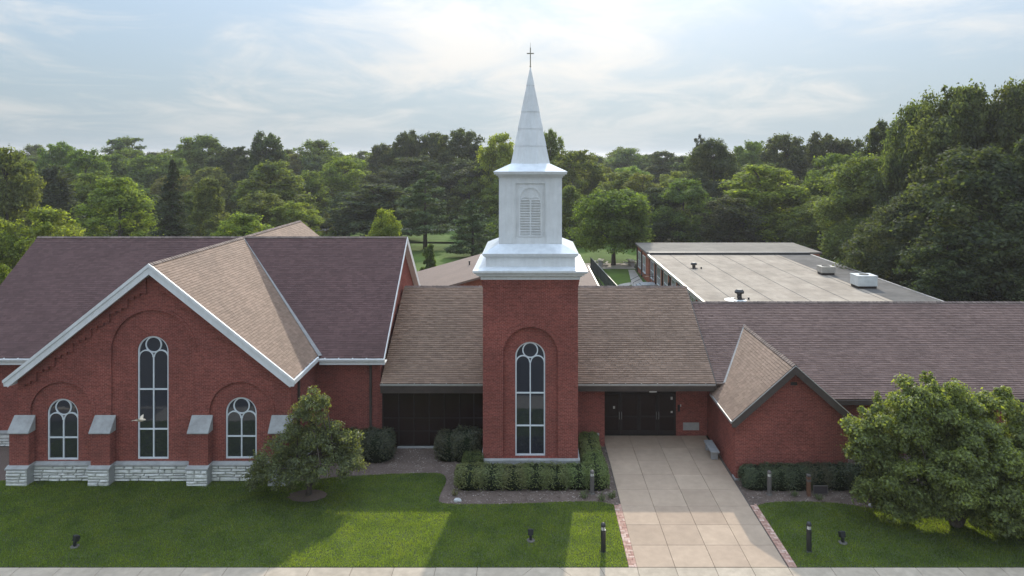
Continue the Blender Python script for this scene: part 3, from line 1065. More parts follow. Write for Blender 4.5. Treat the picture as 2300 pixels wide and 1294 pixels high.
cap.yz([(36.12, 0.66), (36.12, 0.76), (36.24, 0.82), (36.30, 0.82), (36.30, 0.66)], -11.2, -7.86)
cap.xz([(-11.30, 0.76), (-11.13, 0.76), (-11.13, 0.83), (-11.30, 0.9)], 32.4, 36.1)
cap.build('base_cap', M['capstone'], S)
cap = MB()
cap.yz([(36.12, 0.66), (36.12, 0.76), (36.24, 0.82), (36.30, 0.82), (36.30, 0.66)], -30.2, -24.3)
cap.build('base_cap', M['capstone'], S)
for i, (a, b) in enumerate(BUT):
    bt = MB().box(a, b, 32.0, 32.395, 0.9, 2.42)
    bt = bt.build('buttress', M['brick'], S)
    ct = MB()
    ct.yz([(31.90, 2.40), (31.90, 2.46), (32.395, 3.12), (32.395, 2.40)], a - 0.05, b + 0.05)
    ct.build('buttress_cap', M['capstone'], bt, bevel=0.012)
    ft = MB().box(a - 0.04, b + 0.04, 31.86, 32.335, 0.0, 0.76).yz([(31.80, 0.76), (31.80, 0.82), (31.99, 0.91), (32.39, 0.91), (32.39, 0.76)], a - 0.07, b + 0.07)
    ft = ft.build('buttress_base', M['capstone'], bt)
    r0 = len(S.children)
    stone_face(base, a - 0.04, b + 0.04, 31.83, 0.0, 0.75, 60 + i)

# ------------------------------------------------------------------ bell tower
TX, TY, TH = 0.03, 35.61, 2.31
T = thing('bell_tower', 'square red brick bell tower with white belfry and spire topped by a cross', 'tower', (TX, 33.3, 0))
t0, t1 = TX - TH, TX + TH
w = MB()
w.add(*fill2d([(t0, 0.66), (t0, 9.36), (t1, 9.36), (t1, 0.66)], [arch(TX, 1.33, 0.70, 5.72)], 33.3, 33.44))
w.add(*fill2d([(t0, 0.66), (t0, 9.36), (t1, 9.36), (t1, 0.66)], [arch(TX - 0.01, 0.74, 0.70, 6.28 - 0.74)], 33.44, 33.62))
w.box(t0, t1, 33.62, TY + TH, 0.0, 9.36)
w.build('wall', M['brick'], T)
hd = MB()
add_band(hd, arc_band(TX, 5.72, 1.33, 1.53, 0, math.pi, 44), 33.262, 33.32)
hd.build('arch_hood', M['brick'], T)
w = MB()
for a in range(3):
    e = 0.022 * (a + 1)
    w.add(*fill2d([(t0 - e, 0), (t0 - e, 1), (t1 + e, 1), (t1 + e, 0)], [], 0, 0.01)) if False else None
    w.box(t0 - e, t1 + e, 33.3 - e, TY + TH + e, 8.98 + a * 0.125, 8.98 + (a + 1) * 0.125 - 0.002)
w.build('corbel', M['brick'], T)
church_window(T, TX - 0.01, 0.71, 6.28, 33.50, [2.17, 3.77], seed=9)
sb = MB().box(t0 - 0.05, t1 + 0.05, 33.26, TY + TH, 0.0, 0.36)
sb = sb.build('stone_base', M['mortar'], T)
stone_face(sb, t0 - 0.05, t0 + 0.98, 33.2, 0.0, 0.36, 71)
stone_face(sb, t0 + 1.0, t1 - 1.0, 33.24, 0.0, 0.36, 72)
stone_face(sb, t1 - 0.98, t1 + 0.05, 33.2, 0.0, 0.36, 73)
stone_face(sb, 33.26, TY + 0.4, t1 + 0.06, 0.0, 0.36, 74, axis='y')
cp = MB()
for a, b, y in ((t0 - 0.09, t0 + 0.985, 33.17), (t0 + 0.99, t1 - 0.99, 33.21), (t1 - 0.985, t1 + 0.09, 33.17)):
    cp.yz([(y, 0.362), (y, 0.60), (y + 0.07, 0.665), (33.49, 0.665), (33.49, 0.362)], a, b)
cp.box(t1 - 0.01, t1 + 0.09, 33.49, TY + TH, 0.362, 0.66).box(t0 - 0.09, t0 + 0.01, 33.49, TY + TH, 0.362, 0.66)
cp.build('base_cap', M['capstone'], T)
# white cornice, plinths, belfry
c = MB()
for h, z0, z1 in ((0.10, 9.355, 9.50), (0.20, 9.50, 9.58), (0.30, 9.58, 9.68), (0.42, 9.68, 9.75), (0.46, 9.75, 9.84)):
    c.frustum(TX, TY, TH + h - (0.03 if h in (0.2, 0.42) else 0), z0, TH + h, z1)
c.build('cornice', M['white'], T)
c = MB().frustum(TX, TY, TH + 0.45, 9.84, 2.185, 9.95)
c.build('cornice_flashing', M['white_metal'], T)
c = MB().frustum(TX, TY, 2.18, 9.9, 2.18, 10.44).frustum(TX, TY, 2.22, 10.40, 2.26, 10.47).frustum(TX, TY, 2.30, 10.47, 2.345, 10.60)
c.build('plinth', M['white'], T)
c = MB().frustum(TX, TY, 2.34, 10.60, 1.565, 10.98)
c.build('plinth_roof', M['white_metal'], T)
BH = 1.56
by = TY - BH
bf = MB()
bf.add(*fill2d([(TX - BH, 10.97), (TX - BH, 14.30), (TX + BH, 14.30), (TX + BH, 10.97)], [[(TX - 0.73, 11.29), (TX - 0.73, 13.98), (TX + 0.73, 13.98), (TX + 0.73, 11.29)]], by, by + 0.05))
bf.box(TX - BH, TX + BH, by + 0.05, TY + BH, 10.95, 14.30)
bf.build('belfry', M['white'], T)
for s in (-1, 1):
    MB().box(TX + s * 1.165 - 0.40, TX + s * 1.165 + 0.40, by - 0.014, by - 0.001, 11.0, 14.26).build('corner_board', M['white'], T)
    MB().box(TX + s * 0.735 - 0.02, TX + s * 0.735 + 0.02, by - 0.026, by - 0.015, 11.27, 14.0).build('panel_trim', M['white'], T)
lv = MB()
la = arch(TX, 0.575, 11.33, 13.82 - 0.575)
lv.add(*fill2d(la, [arch(TX, 0.50, 11.40, 13.82 - 0.575)], by + 0.012, by + 0.049))
lv.box(TX - 0.03, TX + 0.03, by + 0.014, by + 0.049, 11.40, 13.1)
add_band(lv, arc_band(TX, 13.52, 0.235, 0.275, 0.0, 2 * math.pi, 30), by + 0.020, by + 0.049)
for s in (-1, 1):
    add_band(lv, arc_band(TX + s * 0.265, 13.055, 0.225, 0.265, 0.0, math.pi, 18), by + 0.018, by + 0.049)
lf = lv.build('louver_frame', M['white'], T)
slat_me = MB().prism([(0, 0.052, 0.0), (0, 0.0, 0.10), (0, 0.012, 0.115), (0, 0.064, 0.02)], (0.47, 0, 0)).mesh('slat')
slat_me.materials.append(M['white'])
gap = MB()
for s in (-1, 1):
    for i in range(14):
        z = 11.42 + i * 0.127
        o = bpy.data.objects.new('slat', slat_me)
        COL.objects.link(o)
        o.parent = lf
        parent_to(o, lf, False)
        dx = 0 if i < 13 else 0.03
        o.location = o.location + Vector((TX + (0.03 if s > 0 else -0.5) + dx, by - 0.012, z))
        if i == 13:
            o.scale.x = 0.87
c = MB().frustum(TX, TY, 1.60, 14.27, 1.63, 14.36).frustum(TX, TY, 1.68, 14.36, 1.72, 14.44).frustum(TX, TY, 1.79, 14.44, 1.825, 14.58)
c.build('upper_cornice', M['white'], T)
c = MB().frustum(TX, TY, 1.82, 14.58, 0.985, 14.96)
c.build('spire_skirt', M['white_metal'], T)
sp = MB()
R0 = 0.978 / math.cos(math.pi / 8)
ring = lambda r, z: [(TX + r * math.cos(math.pi / 8 + k * math.pi / 4), TY + r * math.sin(math.pi / 8 + k * math.pi / 4), z) for k in range(8)]
Z0, Z1 = 14.95, 19.98
lv_ = [Z0, 15.86, 16.74, 17.62, 19.0, Z1]
for a, b in zip(lv_, lv_[1:]):
    ra, rb = R0 * (Z1 - a) / (Z1 - Z0) + 0.026, R0 * (Z1 - b) / (Z1 - Z0) + 0.008
    A, B = ring(ra, a), ring(rb, b)
    sp.add(A + B, [(k, (k + 1) % 8, 8 + (k + 1) % 8, 8 + k) for k in range(8)] + [tuple(range(8))[::-1], tuple(range(8, 16))])
sp.build('spire', M['white'], T)
cr = MB().lathe([(0.03, 0), (0.05, 0.03), (0.03, 0.08)], TX, TY, 19.95, 10).box(TX - 0.026, TX + 0.026, TY - 0.026, TY + 0.026, 20.0, 20.97).box(TX - 0.185, TX - 0.026, TY - 0.024, TY + 0.024, 20.64, 20.692).box(TX + 0.026, TX + 0.185, TY - 0.024, TY + 0.024, 20.64, 20.692)
cr.tube([(TX, TY, 20.95), (TX, TY, 21.22)], 0.008, 6)
cr.build('cross', M['gold'], T)

# ------------------------------------------------------------------ entrance link
L = thing('entrance_hall', 'low link building with brown shingle roof, dark storefront glass and entrance doors', 'building', (3.0, 36.1, 0))
ll = math.hypot(6.78, 6.78 * 0.55)
roof_slope(L, 'roof', (-7.74, 35.52, 3.55), (1, 0, 0), (0, 1, 0.55), [(0, 0), (17.36, 0), (17.36, ll), (0, ll)], M['shingle_brown'], thick=0.038, expo=0.15, seed=11)
roof_slope(L, 'roof', (-7.74, 49.08, 3.55), (1, 0, 0), (0, -1, 0.55), [(0, 0), (17.36, 0), (17.36, ll), (0, ll)], M['shingle_brown'], shingles=False)
ridge_caps(L, (-7.7, 42.3, 7.29), (9.6, 42.3, 7.29), seed=5)
fs = MB()
fs.box(-7.76, TX - TH - 0.01, 35.60, 35.72, 3.02, 3.40).box(-7.76, TX - TH - 0.01, 35.56, 35.60, 3.20, 3.41)
fs.build('fascia', M['fascia'], L)
fs = MB()
fs.box(TX + TH + 0.01, 9.60, 35.60, 35.72, 3.12, 3.40).box(TX + TH + 0.01, 9.60, 35.56, 35.60, 3.25, 3.41)
fs.build('fascia', M['fascia'], L)
sf = MB().box(-7.76, t0 - 0.01, 35.72, 36.2, 3.06, 3.10).box(t1 + 0.01, 9.74, 35.72, 37.6, 3.14, 3.18)
sf.build('soffit', M['bronze'], L)
gt_ = MB()
for a, b in ((-7.76, t0 - 0.01), (t1 + 0.01, 9.62)):
    gt_.box(a, b, 35.47, 35.52, 3.47, 3.53).box(a, b, 35.52, 35.6, 3.42, 3.46)
    gutter_straps(gt_, [(a + 0.12 + 0.83 * i, 35.50, 3.53) for i in range(int((b - a) / 0.83) + 1)], 0.05)
gt_.build('gutter', M['gutter_lip'], L)
er = MB()
er.yz([(35.45, 3.56), (42.3, 7.30), (42.3, 7.02), (35.45, 3.28)], 9.62, 9.68)
er.yz([(49.15, 3.56), (42.3, 7.30), (42.3, 7.02), (49.15, 3.28)], 9.62, 9.68)
er.build('rake_board', M['fascia'], L)
w = MB()
w.box(t1 + 0.003, 3.95, 36.2, 37.85, 0.0, 3.14)
w.build('pier', M['brick'], L)
MB().box(8.02, 9.74, 37.6, 37.85, 0.0, 3.14).build('wall', M['brick'], L)
MB().box(-7.88, -7.78, 36.12, 36.3, 0.0, 3.06).build('pier', M['brick'], L)
w = MB()
w.yz([(37.9, 0), (37.9, 4.6), (42.3, 7.0), (48.5, 3.6), (48.5, 0)], 9.35, 9.58)
w.box(-7.6, 9.3, 48.3, 48.55, 0, 3.5)
w.build('wall', M['brick'], L)
# storefront
sx0, sx1 = -7.77, t0 - 0.02
cols = [sx0 + 0.03, -6.9, -6.1, -5.3, -4.5, -3.7, -2.95, sx1 - 0.03]
rowsz = [0.10, 0.86, 1.55, 3.04]
fr = MB()
fr.box(sx0, sx1, 36.12, 36.2, 0.0, 0.09)
for x in cols:
    fr.box(x - 0.03, x + 0.03, 36.08, 36.18, 0.09, 3.05)
for a, b in zip(cols, cols[1:]):
    for z in rowsz[1:3]:
        fr.box(a + 0.03, b - 0.03, 36.09, 36.17, z - 0.03, z + 0.03)
    fr.box(a + 0.03, b - 0.03, 36.09, 36.17, 2.99, 3.05)
sf = fr.build('storefront', M['bronze'], L)
for i, (a, b) in enumerate(zip(cols, cols[1:])):
    for z0, z1 in zip(rowsz, rowsz[1:]):
        k = MB().box(a + 0.03, b - 0.03, 36.12, 36.13, z0 + 0.02, z1 - 0.02)
        k.v = [(x, y + rnd.uniform(-0.002, 0.002), z) for x, y, z in k.v]
        k.build('pane', M['glass_dark'], sf)
MB().box(-6.95, -4.4, 35.98, 36.10, 0.0, 0.07).build('sill', M['capstone'], L)
# doors
dw = (8.02 - 3.95) / 4
hdr = MB().box(3.953, 8.017, 37.62, 37.80, 2.42, 3.14).box(3.953, 8.017, 37.56, 37.62, 2.40, 2.47)
hdr.build('door_header', M['bronze'], L)
for i in range(4):
    a, b = 3.955 + i * dw, 3.955 + (i + 1) * dw - 0.01
    d = MB().box(a, a + 0.11, 37.62, 37.67, 0.04, 2.40).box(b - 0.11, b, 37.62, 37.67, 0.04, 2.40).box(a + 0.11, b - 0.11, 37.62, 37.67, 0.04, 0.30).box(a + 0.11, b - 0.11, 37.62, 37.67, 2.25, 2.40).box(a + 0.11, b - 0.11, 37.622, 37.668, 1.0, 1.1)
    d = d.build('door', M['bronze'], L)
    MB().box(a + 0.11, b - 0.11, 37.64, 37.65, 0.30, 1.0).build('pane', M['glass_dark'], d)
    MB().box(a + 0.11, b - 0.11, 37.64, 37.65, 1.1, 2.25).build('pane', M['glass_dark'], d)
    hx = b - 0.06 if i % 2 == 0 else a + 0.06
    MB().tube([(hx, 37.62, 0.9), (hx, 37.56, 0.92), (hx, 37.56, 1.28), (hx, 37.62, 1.3)], 0.013, 6).build('handle', M['gutter_lip'], d, smooth=True)
for x, z, ww, hh in ((7.78, 2.05, 0.11, 0.15), (7.78, 1.30, 0.10, 0.10), (4.62, 1.55, 0.10, 0.14)):
    MB().box(x - ww / 2, x + ww / 2, 37.60, 37.618, z - hh / 2, z + hh / 2).build('door_notice', M['lens'], L)
MB().box(8.40, 9.28, 37.565, 37.6, 0.31, 0.73).build('cornerstone', M['capstone'], L, bevel=0.006)
MB().box(2.82, 3.66, 36.165, 36.2, 0.38, 0.72).build('cornerstone', M['capstone'], L, bevel=0.006)
MB().box(8.10, 8.22, 37.50, 37.6, 1.35, 1.70).build('intercom_box', M['black'], L, bevel=0.01)
MB().box(8.24, 8.30, 37.58, 37.6, 1.60, 1.72).build('button_plate', M['lens'], L)
MB().box(6.22, 6.60, 35.64, 35.90, 3.05, 3.115).build('canopy_light', M['lens'], L, bevel=0.01)
ds = MB().box(t1 + 0.02, t1 + 0.10, 36.10, 36.19, 0.05, 3.1)
ds.build('downspout', M['fascia'], L)

# ------------------------------------------------------------------ office wing (right)
W = thing('office_wing', 'long low brick wing under a brown shingle roof with a small cross gable', 'building', (12.4, 32.5, 0))
lr_ = math.hypot(6.81, 3.405)
roof_slope(W, 'roof', (10.2, 34.66, 3.05), (1, 0, 0), (0, 1, 0.5), [(0, 0), (26, 0), (26, lr_), (0, lr_)], M['shingle_wing'], thick=0.034, expo=0.15, seed=21)
k0 = 0.94 * math.hypot(1, 0.5)
roof_slope(W, 'roof', (9.69, 34.66, 3.05), (1, 0, 0), (0, 1, 0.5), [(0, k0), (0.505, k0), (0.505, lr_), (0, lr_)], M['shingle_wing'], thick=0.034, expo=0.15, seed=22)
roof_slope(W, 'roof', (9.69, 48.28, 3.05), (1, 0, 0), (0, -1, 0.5), [(0, 0), (26.5, 0), (26.5, lr_), (0, lr_)], M['shingle_brown'], shingles=False)
ridge_caps(W, (9.69, 41.47, 6.50), (36.2, 41.47, 6.50), seed=7)
w = MB()
w.box(15.1, 36, 35.2, 35.45, 0, 3.05)
w.yz([(35.45, 0), (35.45, 3.1), (41.47, 6.2), (47.6, 3.1), (47.6, 0)], 35.7, 36.0)
w.box(9.75, 36, 47.4, 47.6, 0, 3.1)
w.build('wall', M['brick'], W)
MB().box(15.35, 36.2, 34.56, 34.66, 2.78, 3.02).box(15.2, 36.2, 34.66, 35.2, 2.80, 2.84).build('gutter', M['fascia'], W)
SC, SZ, SS = 12.42, 5.55, 0.88
gx0, gx1 = 9.75, 15.09
tp = lambda x: SZ - SS * abs(x - SC) - 0.15
w = MB()
po = [(gx0, 0.0), (gx0, tp(gx0)), (SC, SZ - 0.15), (gx1, tp(gx1)), (gx1, 0.0)]
w.add(*fill2d(po, [arch(12.52, 0.99, 0.02, 2.55), [(12.36, 4.47), (12.36, 4.63), (12.68, 4.63), (12.68, 4.47)]], 32.5, 32.53))
w.add(*fill2d(po, [], 32.53, 32.7))
w.build('gable_wall', M['brick'], W)
hd = MB()
add_band(hd, arc_band(12.52, 2.55, 0.99, 1.10, 0, math.pi, 36), 32.488, 32.502)
hd.build('arch_hood', M['brick'], W)
vt = MB().box(12.36, 12.68, 32.515, 32.529, 4.47, 4.63)
vt = vt.build('vent', M['black'], W)
w = MB()
w.box(gx0, gx0 + 0.25, 32.7, 37.59, 0.0, 3.0).box(gx1 - 0.25, gx1, 32.7, 35.2, 0.0, 3.0)
w.box(gx0 - 0.025, gx1 + 0.025, 32.47, 32.5, 0.62, 0.70)
w.build('wall', M['brick'], W)
MB().box(gx0 - 0.05, gx0 + 0.5, 32.44, 32.9, -0.02, 0.07).build('stone_base', M['capstone'], W)
dx = 2.95
lg = dx * math.hypot(1, SS)
roof_slope(W, 'roof', (SC - dx, 32.08, SZ - SS * dx), (0, 1, 0), (1, 0, SS), [(0, 0), (3.9, 0), (7.75, lg), (0, lg)], M['shingle_brown'], thick=0.022, seed=23, deck=0.06)
roof_slope(W, 'roof', (SC + dx, 32.08, SZ - SS * dx), (0, 1, 0), (-1, 0, SS), [(0, 0), (2.7, 0), (7.75, lg), (0, lg)], M['shingle_brown'], thick=0.022, seed=24, deck=0.06)
ridge_caps(W, (SC, 32.06, SZ + 0.01), (SC, 39.7, SZ + 0.01), seed=8, drop=0.11)
rake(W, SC, SZ - 0.035, SS, dx + 0.02, 0.42, 32.02, 32.08, M['fascia'])
rake(W, SC, SZ - 0.12, SS, dx - 0.06, 0.26, 32.08, 32.5, M['fascia'], 'soffit', 0.0)
tr_ = MB()
for s in (-1, 1):
    tr_.xz([(SC, SZ + 0.02), (SC + s * (dx + 0.03), SZ + 0.02 - SS * (dx + 0.03)), (SC + s * (dx + 0.03), SZ - 0.03 - SS * (dx + 0.03)), (SC, SZ - 0.03)], 32.0, 32.02)
tr_.build('drip_edge', M['gutter_lip'], W)
e = MB().box(SC - dx - 0.07, SC - dx - 0.005, 32.06, 35.5, SZ - SS * dx - 0.05, SZ - SS * dx - 0.01).box(SC - dx - 0.06, SC - dx, 32.06, 35.9, SZ - SS * dx - 0.14, SZ - SS * dx - 0.055)
e.build('gutter', M['gutter_lip'], W)
# flashing up the left valley
va = Vector((SC - 2.31, 35.6, SZ - SS * 2.31))
vb = Vector((SC, 39.66, SZ))
vf = MB().add([va + Vector((-0.07, 0, 0.05)), va + Vector((0.05, 0, 0.07)), vb + Vector((0.05, 0, 0.05)), vb + Vector((-0.05, 0, 0.04))], [(0, 1, 2, 3)])
vf.build('valley_flashing', M['flashing'], W)

# ------------------------------------------------------------------ rear hall and flat-roofed school
H = thing('rear_hall', 'low hall with broad plain brown roof standing behind the bell tower', 'building', (-2, 55, 0))
hy0, hy1, hx0, hx1, hc, hz_ = 50.5, 64.0, -14.5, 5.4, -1.6, 7.0
hs = 0.28
for sgn, xe_ in ((-1, hx0), (1, hx1)):
    d_ = abs(xe_ - hc)
    p = MB()
    ze = hz_ - hs * d_
    p.prism([(hc, hy0, hz_), (xe_, hy0, ze), (xe_, hy1, ze), (hc, hy1, hz_)], (0, 0, -0.15))
    p.build('roof', M['roof_brown'], H)
wl = MB()
wl.xz([(hx0 + 0.4, 0), (hx0 + 0.4, hz_ - hs * (hc - hx0 - 0.4) - 0.2), (hc, hz_ - 0.2), (hx1 - 0.4, hz_ - hs * (hx1 - 0.4 - hc) - 0.2), (hx1 - 0.4, 0)], hy0 + 0.4, hy1 - 0.4)
wl.build('wall', M['brick_school'], H)
MB().lathe([(0.06, 0), (0.06, 0.42), (0.085, 0.43), (0.085, 0.5)], -5.15, 58.5, 5.85, 10).build('vent_pipe', M['black'], H)
MB().box(hx1, hx1 + 0.1, hy0, hy1, hz_ - hs * (hx1 - hc) - 0.16, hz_ - hs * (hx1 - hc) + 0.01).build('gutter', M['gutter_lip'], H)

C = thing('flat_roofed_school', 'long one storey brick school block with a wide flat tan roof', 'building', (24, 66, 0))
fx0, fx1 = 14.05, 33.5
wl = MB().box(fx0 + 0.35, fx1 - 0.35, 46.0, 81.8, 0, 3.3).box(fx0 + 0.15, fx1 + 1.1, 81.8, 90.6, 0, 3.55)
wl.build('wall', M['brick_school'], C)
MB().box(fx0, fx1, 45.5, 81.7, 3.3, 3.5).build('roof', M['flatroof'], C)
MB().box(fx0 - 0.1, fx1 + 1.4, 81.9, 91.0, 3.55, 3.76).build('roof', M['flatroof2'], C)
MB().box(29.6, fx1 - 0.13, 45.5, 81.7, 3.505, 3.515).build('roof_strip', M['asphalt_old'], C)
cpg = MB()
cpg.box(fx0 - 0.08, fx0 + 0.12, 45.4, 81.7, 3.28, 3.56)
cpg.build('roof_edge', M['gutter_lip'], C)
cpg = MB().box(fx1 - 0.12, fx1 + 0.08, 45.4, 81.7, 3.28, 3.56)
cpg.build('roof_edge', M['gutter_lip'], C)
MB().box(fx0 + 0.13, fx1 - 0.13, 81.72, 81.89, 3.5, 3.80).build('roof_step', M['gutter_lip'], C)
MB().box(fx0 + 0.3, fx1 - 0.13, 81.66, 81.715, 3.5, 3.70).build('step_shadow_strip', M['black'], C)  # black strip stands in for the shadow line along the roof step
# left-hand wall bays
for i, y in enumerate((48.5, 52.5, 56.5, 60.5, 64.5, 68.5, 72.5, 76.5, 80.5, 85.0, 88.6)):
    x = fx0 + 0.35 if y < 81 else fx0 + 0.15
    f_ = MB()
    yy0, yy1, z0, z1 = y - 1.0, y + 1.0, 0.85, 2.9
    f_.box(x - 0.05, x, yy0, yy1, z0, z0 + 0.08).box(x - 0.05, x, yy0, yy1, z1 - 0.08, z1)
    for q in (yy0, yy0 + 0.64, yy0 + 1.28, yy1 - 0.08):
        f_.box(x - 0.05, x, q, q + 0.08, z0 + 0.08, z1 - 0.08)
    f_.box(x - 0.048, x, yy0 + 0.08, yy1 - 0.08, 1.7, 1.78)
    fo = f_.build('window', M['winframe'], C)
    MB().box(x - 0.025, x - 0.004, yy0 + 0.02, yy1 - 0.02, z0 + 0.02, z1 - 0.02).build('pane', M['glass'], fo)
    MB().box(x - 0.09, x, yy0 - 0.05, yy1 + 0.05, z0 - 0.09, z0 - 0.003).build('sill', M['capstone'], fo)
    MB().box(x - 0.10, x - 0.002, y + 1.55, y + 1.95, 0, 3.25).build('pilaster', M['bronze'], C)
MB().box(fx0 + 0.25, fx0 + 0.33, 70.0, 71.0, 0.1, 2.2).build('door', M['bronze'], C)
for i in range(5):
    MB().box(fx0 + 2.6 + 3.1 * i, fx0 + 2.66 + 3.1 * i, 45.6, 81.6, 3.502, 3.512).build('roof_seam', M['asphalt_old'], C)
stp = thing('entry_steps', 'concrete entry steps with handrails beside the school wall', 'steps', (13.4, 78.8, 0))
for i in range(4):
    MB().box(11.6 + i * 0.35, 14.36, 77.6, 79.4, i * 0.17, (i + 1) * 0.17 - 0.002).build('step', M['benchstone'], stp)
for y in (77.65, 79.35):
    MB().tube([(11.7, y, 0.1), (11.7, y, 0.95), (13.0, y, 1.6), (14.2, y, 1.6), (14.2, y, 0.7)], 0.03, 6).build('handrail', M['black'], stp)


def vent_stack(loc, h, r, label, grp=None, capd=True):
    o = thing('roof_vent', label, 'vent', loc, grp)
    MB().lathe([(r, 0), (r, h * 0.6)], n=10).build('pipe', M['black'], o, local=True, smooth=False)
    if capd:
        MB().lathe([(r * 1.1, h * 0.55), (r * 1.9, h * 0.62), (r * 2.0, h * 0.8), (r * 1.2, h)], n=10).build('cowl', M['black'], o, local=True)
        MB().lathe([(r * 2.6, 0), (r * 2.0, 0.06), (r * 1.0, 0.1)], n=10).build('flashing', M['bronze'], o, local=True)
    return o


zr = 3.5
vent_stack((17.2, 71.9, zr), 0.62, 0.17, 'black cowled roof vent farther from the shingle ridge', capd=True)
vent_stack((17.9, 71.6, zr), 0.36, 0.08, 'thin black stub pipe beside the farther roof vent', capd=False)
vent_stack((17.3, 56.6, zr), 0.80, 0.20, 'black cowled roof vent close behind the shingle ridge', capd=True)
vent_stack((18.0, 56.4, zr), 0.30, 0.08, 'thin black stub pipe beside the nearer roof vent', capd=False)
sheet_ = MB().lathe([(0.9, 0), (0.85, 0.006)], 16.9, 56.3, zr + 0.004, 18)
tag(sheet_.build('sealant_patch', M['hvac_white']), 'pale sealant patch on the flat roof round a vent', 'patch')


def hvac(name, loc, sx, sy, sz, mat, label):
    o = thing(name, label, 'rooftop unit', loc)
    MB().box(-sx / 2 + 0.06, sx / 2 - 0.06, -sy / 2 + 0.06, sy / 2 - 0.06, 0, 0.22).build('curb', M['bronze'], o, local=True)
    MB().box(-sx / 2, sx / 2, -sy / 2, sy / 2, 0.22, sz).build('casing', mat, o, local=True, bevel=0.02)
    MB().box(-sx / 2 - 0.03, sx / 2 + 0.03, -sy / 2 - 0.03, sy / 2 + 0.03, sz + 0.002, sz + 0.05).build('lid', mat, o, local=True)
    MB().lathe([(0.42, 0.05), (0.42, 0.09), (0.36, 0.09), (0.36, 0.055)], 0, 0, sz, 18).build('fan_guard', M['black'], o, local=True)
    for i in range(5):
        z = 0.35 + i * (sz - 0.55) / 5
        MB().box(-sx * 0.35, sx * 0.35, -sy / 2 - 0.022, -sy / 2 - 0.002, z, z + 0.04).build('louver', mat, o, local=True)
    return o


hvac('rooftop_unit', (30.0, 61.6, zr), 1.75, 1.5, 1.1, M['hvac_white'], 'large white boxy air conditioning unit on the flat roof')
hvac('rooftop_unit', (29.5, 68.3, zr), 1.35, 1.2, 0.78, M['hvac_tan'], 'smaller tan louvered air handling unit on the flat roof')

# courtyard behind the link
sheet('courtyard_lawn', [(8.6, 60), (14.2, 60), (14.2, 92.5), (8.6, 92.5)], 0.0, M['lawn_far'])
sheet('back_lawn', [(-60, 97.5), (45, 97.5), (45, 118), (-60, 124)], 0.0, M['lawn_far'])
sheet('side_lawn', [(-60, 66), (-4, 66), (-4, 97.4), (-60, 97.4)], 0.0, M['lawn_far'])
sheet('far_lawn', [(-70, 124.1), (-10, 118.2), (-10, 139), (-70, 139)], 0.0, M['lawn_far'])
sheet('patio', [(-4, 92.6), (14.3, 92.6), (14.3, 97.4), (-4, 97.4)], 0.006, M['path'])
sheet('footpath', [g(1411, 606), g(1425, 606), (13.6, 80.5), (13.6, 78.0), (12.0, 80.3)], 0.006, M['path'])
sheet('footpath', smooth_curve([g(1382, 645), g(1392, 639), g(1412, 635), g(1432, 634)]) + [g(1446, 634.5), g(1440, 637.5)] + smooth_curve([g(1428, 638), g(1414, 641), g(1408, 645)]), 0.010, M['path'])
sheet('back_road', [(-90, 139.2), (-8, 139.2), (-8, 143), (-90, 143)], 0.006, M['path'])
fc = thing('chain_fence', 'dark mesh fence with pale top rail edging the courtyard lawn', 'fence', (8.5, 85, 0))
y = 66.0
FX = lambda yy: 8.9 - (yy - 80) * 0.05
while y < 94:
    MB().tube([(FX(y), y, 0), (FX(y), y, 1.55)], 0.035, 6).build('post', M['black'], fc)
    y += 3.0
MB().tube([(FX(66), 66, 1.52), (FX(93), 93, 1.52)], 0.035, 6).build('top_rail', M['gutter_lip'], fc)
ms = MB()
for i in range(270):
    yy = 66 + i * 0.1
    ms.add([(FX(yy) - 0.01, yy, 0.03), (FX(yy) + 0.01, yy + 0.05, 0.03), (FX(yy) + 0.01, yy + 0.05, 1.5), (FX(yy) - 0.01, yy, 1.5)], [(0, 1, 2, 3)])
for i in range(14):
    z = 0.08 + i * 0.1
    ms.add([(FX(66) - 0.012, 66, z), (FX(93) - 0.012, 93, z), (FX(93) - 0.012, 93, z + 0.03), (FX(66) - 0.012, 66, z + 0.03)], [(0, 1, 2, 3)])
tag(ms.build('mesh_infill', M['fence'], fc), kind='stuff')


def picnic(loc, rz, label):
    o = thing('picnic_table', label, 'table', loc, 'picnic tables under the shade tree', rz)
    MB().box(-1.0, 1.0, -0.42, 0.42, 0.72, 0.78).build('table_top', M['table'], o, local=True, bevel=0.015)
    for s in (-1, 1):
        MB().box(-1.0, 1.0, s * 0.85 - 0.14, s * 0.85 + 0.14, 0.42, 0.47).build('bench', M['table'], o, local=True, bevel=0.01)
        MB().box(s * 0.7 - 0.05, s * 0.7 + 0.05, -0.85, 0.85, 0.34, 0.418).box(s * 0.7 - 0.05, s * 0.7 + 0.05, -0.25, 0.25, 0.0, 0.34).box(s * 0.7 - 0.05, s * 0.7 + 0.05, -0.2, 0.2, 0.418, 0.718).build('leg', M['benchstone'], o, local=True)
    return o


picnic((*g(1349, 596), 0.006), 1.35, 'pale picnic table beside the end of the mesh fence')
picnic((*g(1418, 597), 0.006), 1.75, 'pale picnic table between the shade tree and the school')

# ------------------------------------------------------------------ trees
def leaf_quads(P, Nrm, size, r, asp=0.6):
    n = len(P)
    t = r.normal(size=(n, 3))
    Nrm = Nrm / (np.linalg.norm(Nrm, axis=1, keepdims=True) + 1e-9)
    u = np.cross(Nrm, t)
    u /= (np.linalg.norm(u, axis=1, keepdims=True) + 1e-9)
    v = np.cross(Nrm, u)
    s = (size * r.uniform(0.6, 1.35, n))[:, None]
    V = np.zeros((n, 4, 3))
    V[:, 0] = P - u * s
    V[:, 1] = P + v * s * asp - Nrm * s * 0.12
    V[:, 2] = P + u * s
    V[:, 3] = P - v * s * asp - Nrm * s * 0.12
    return V


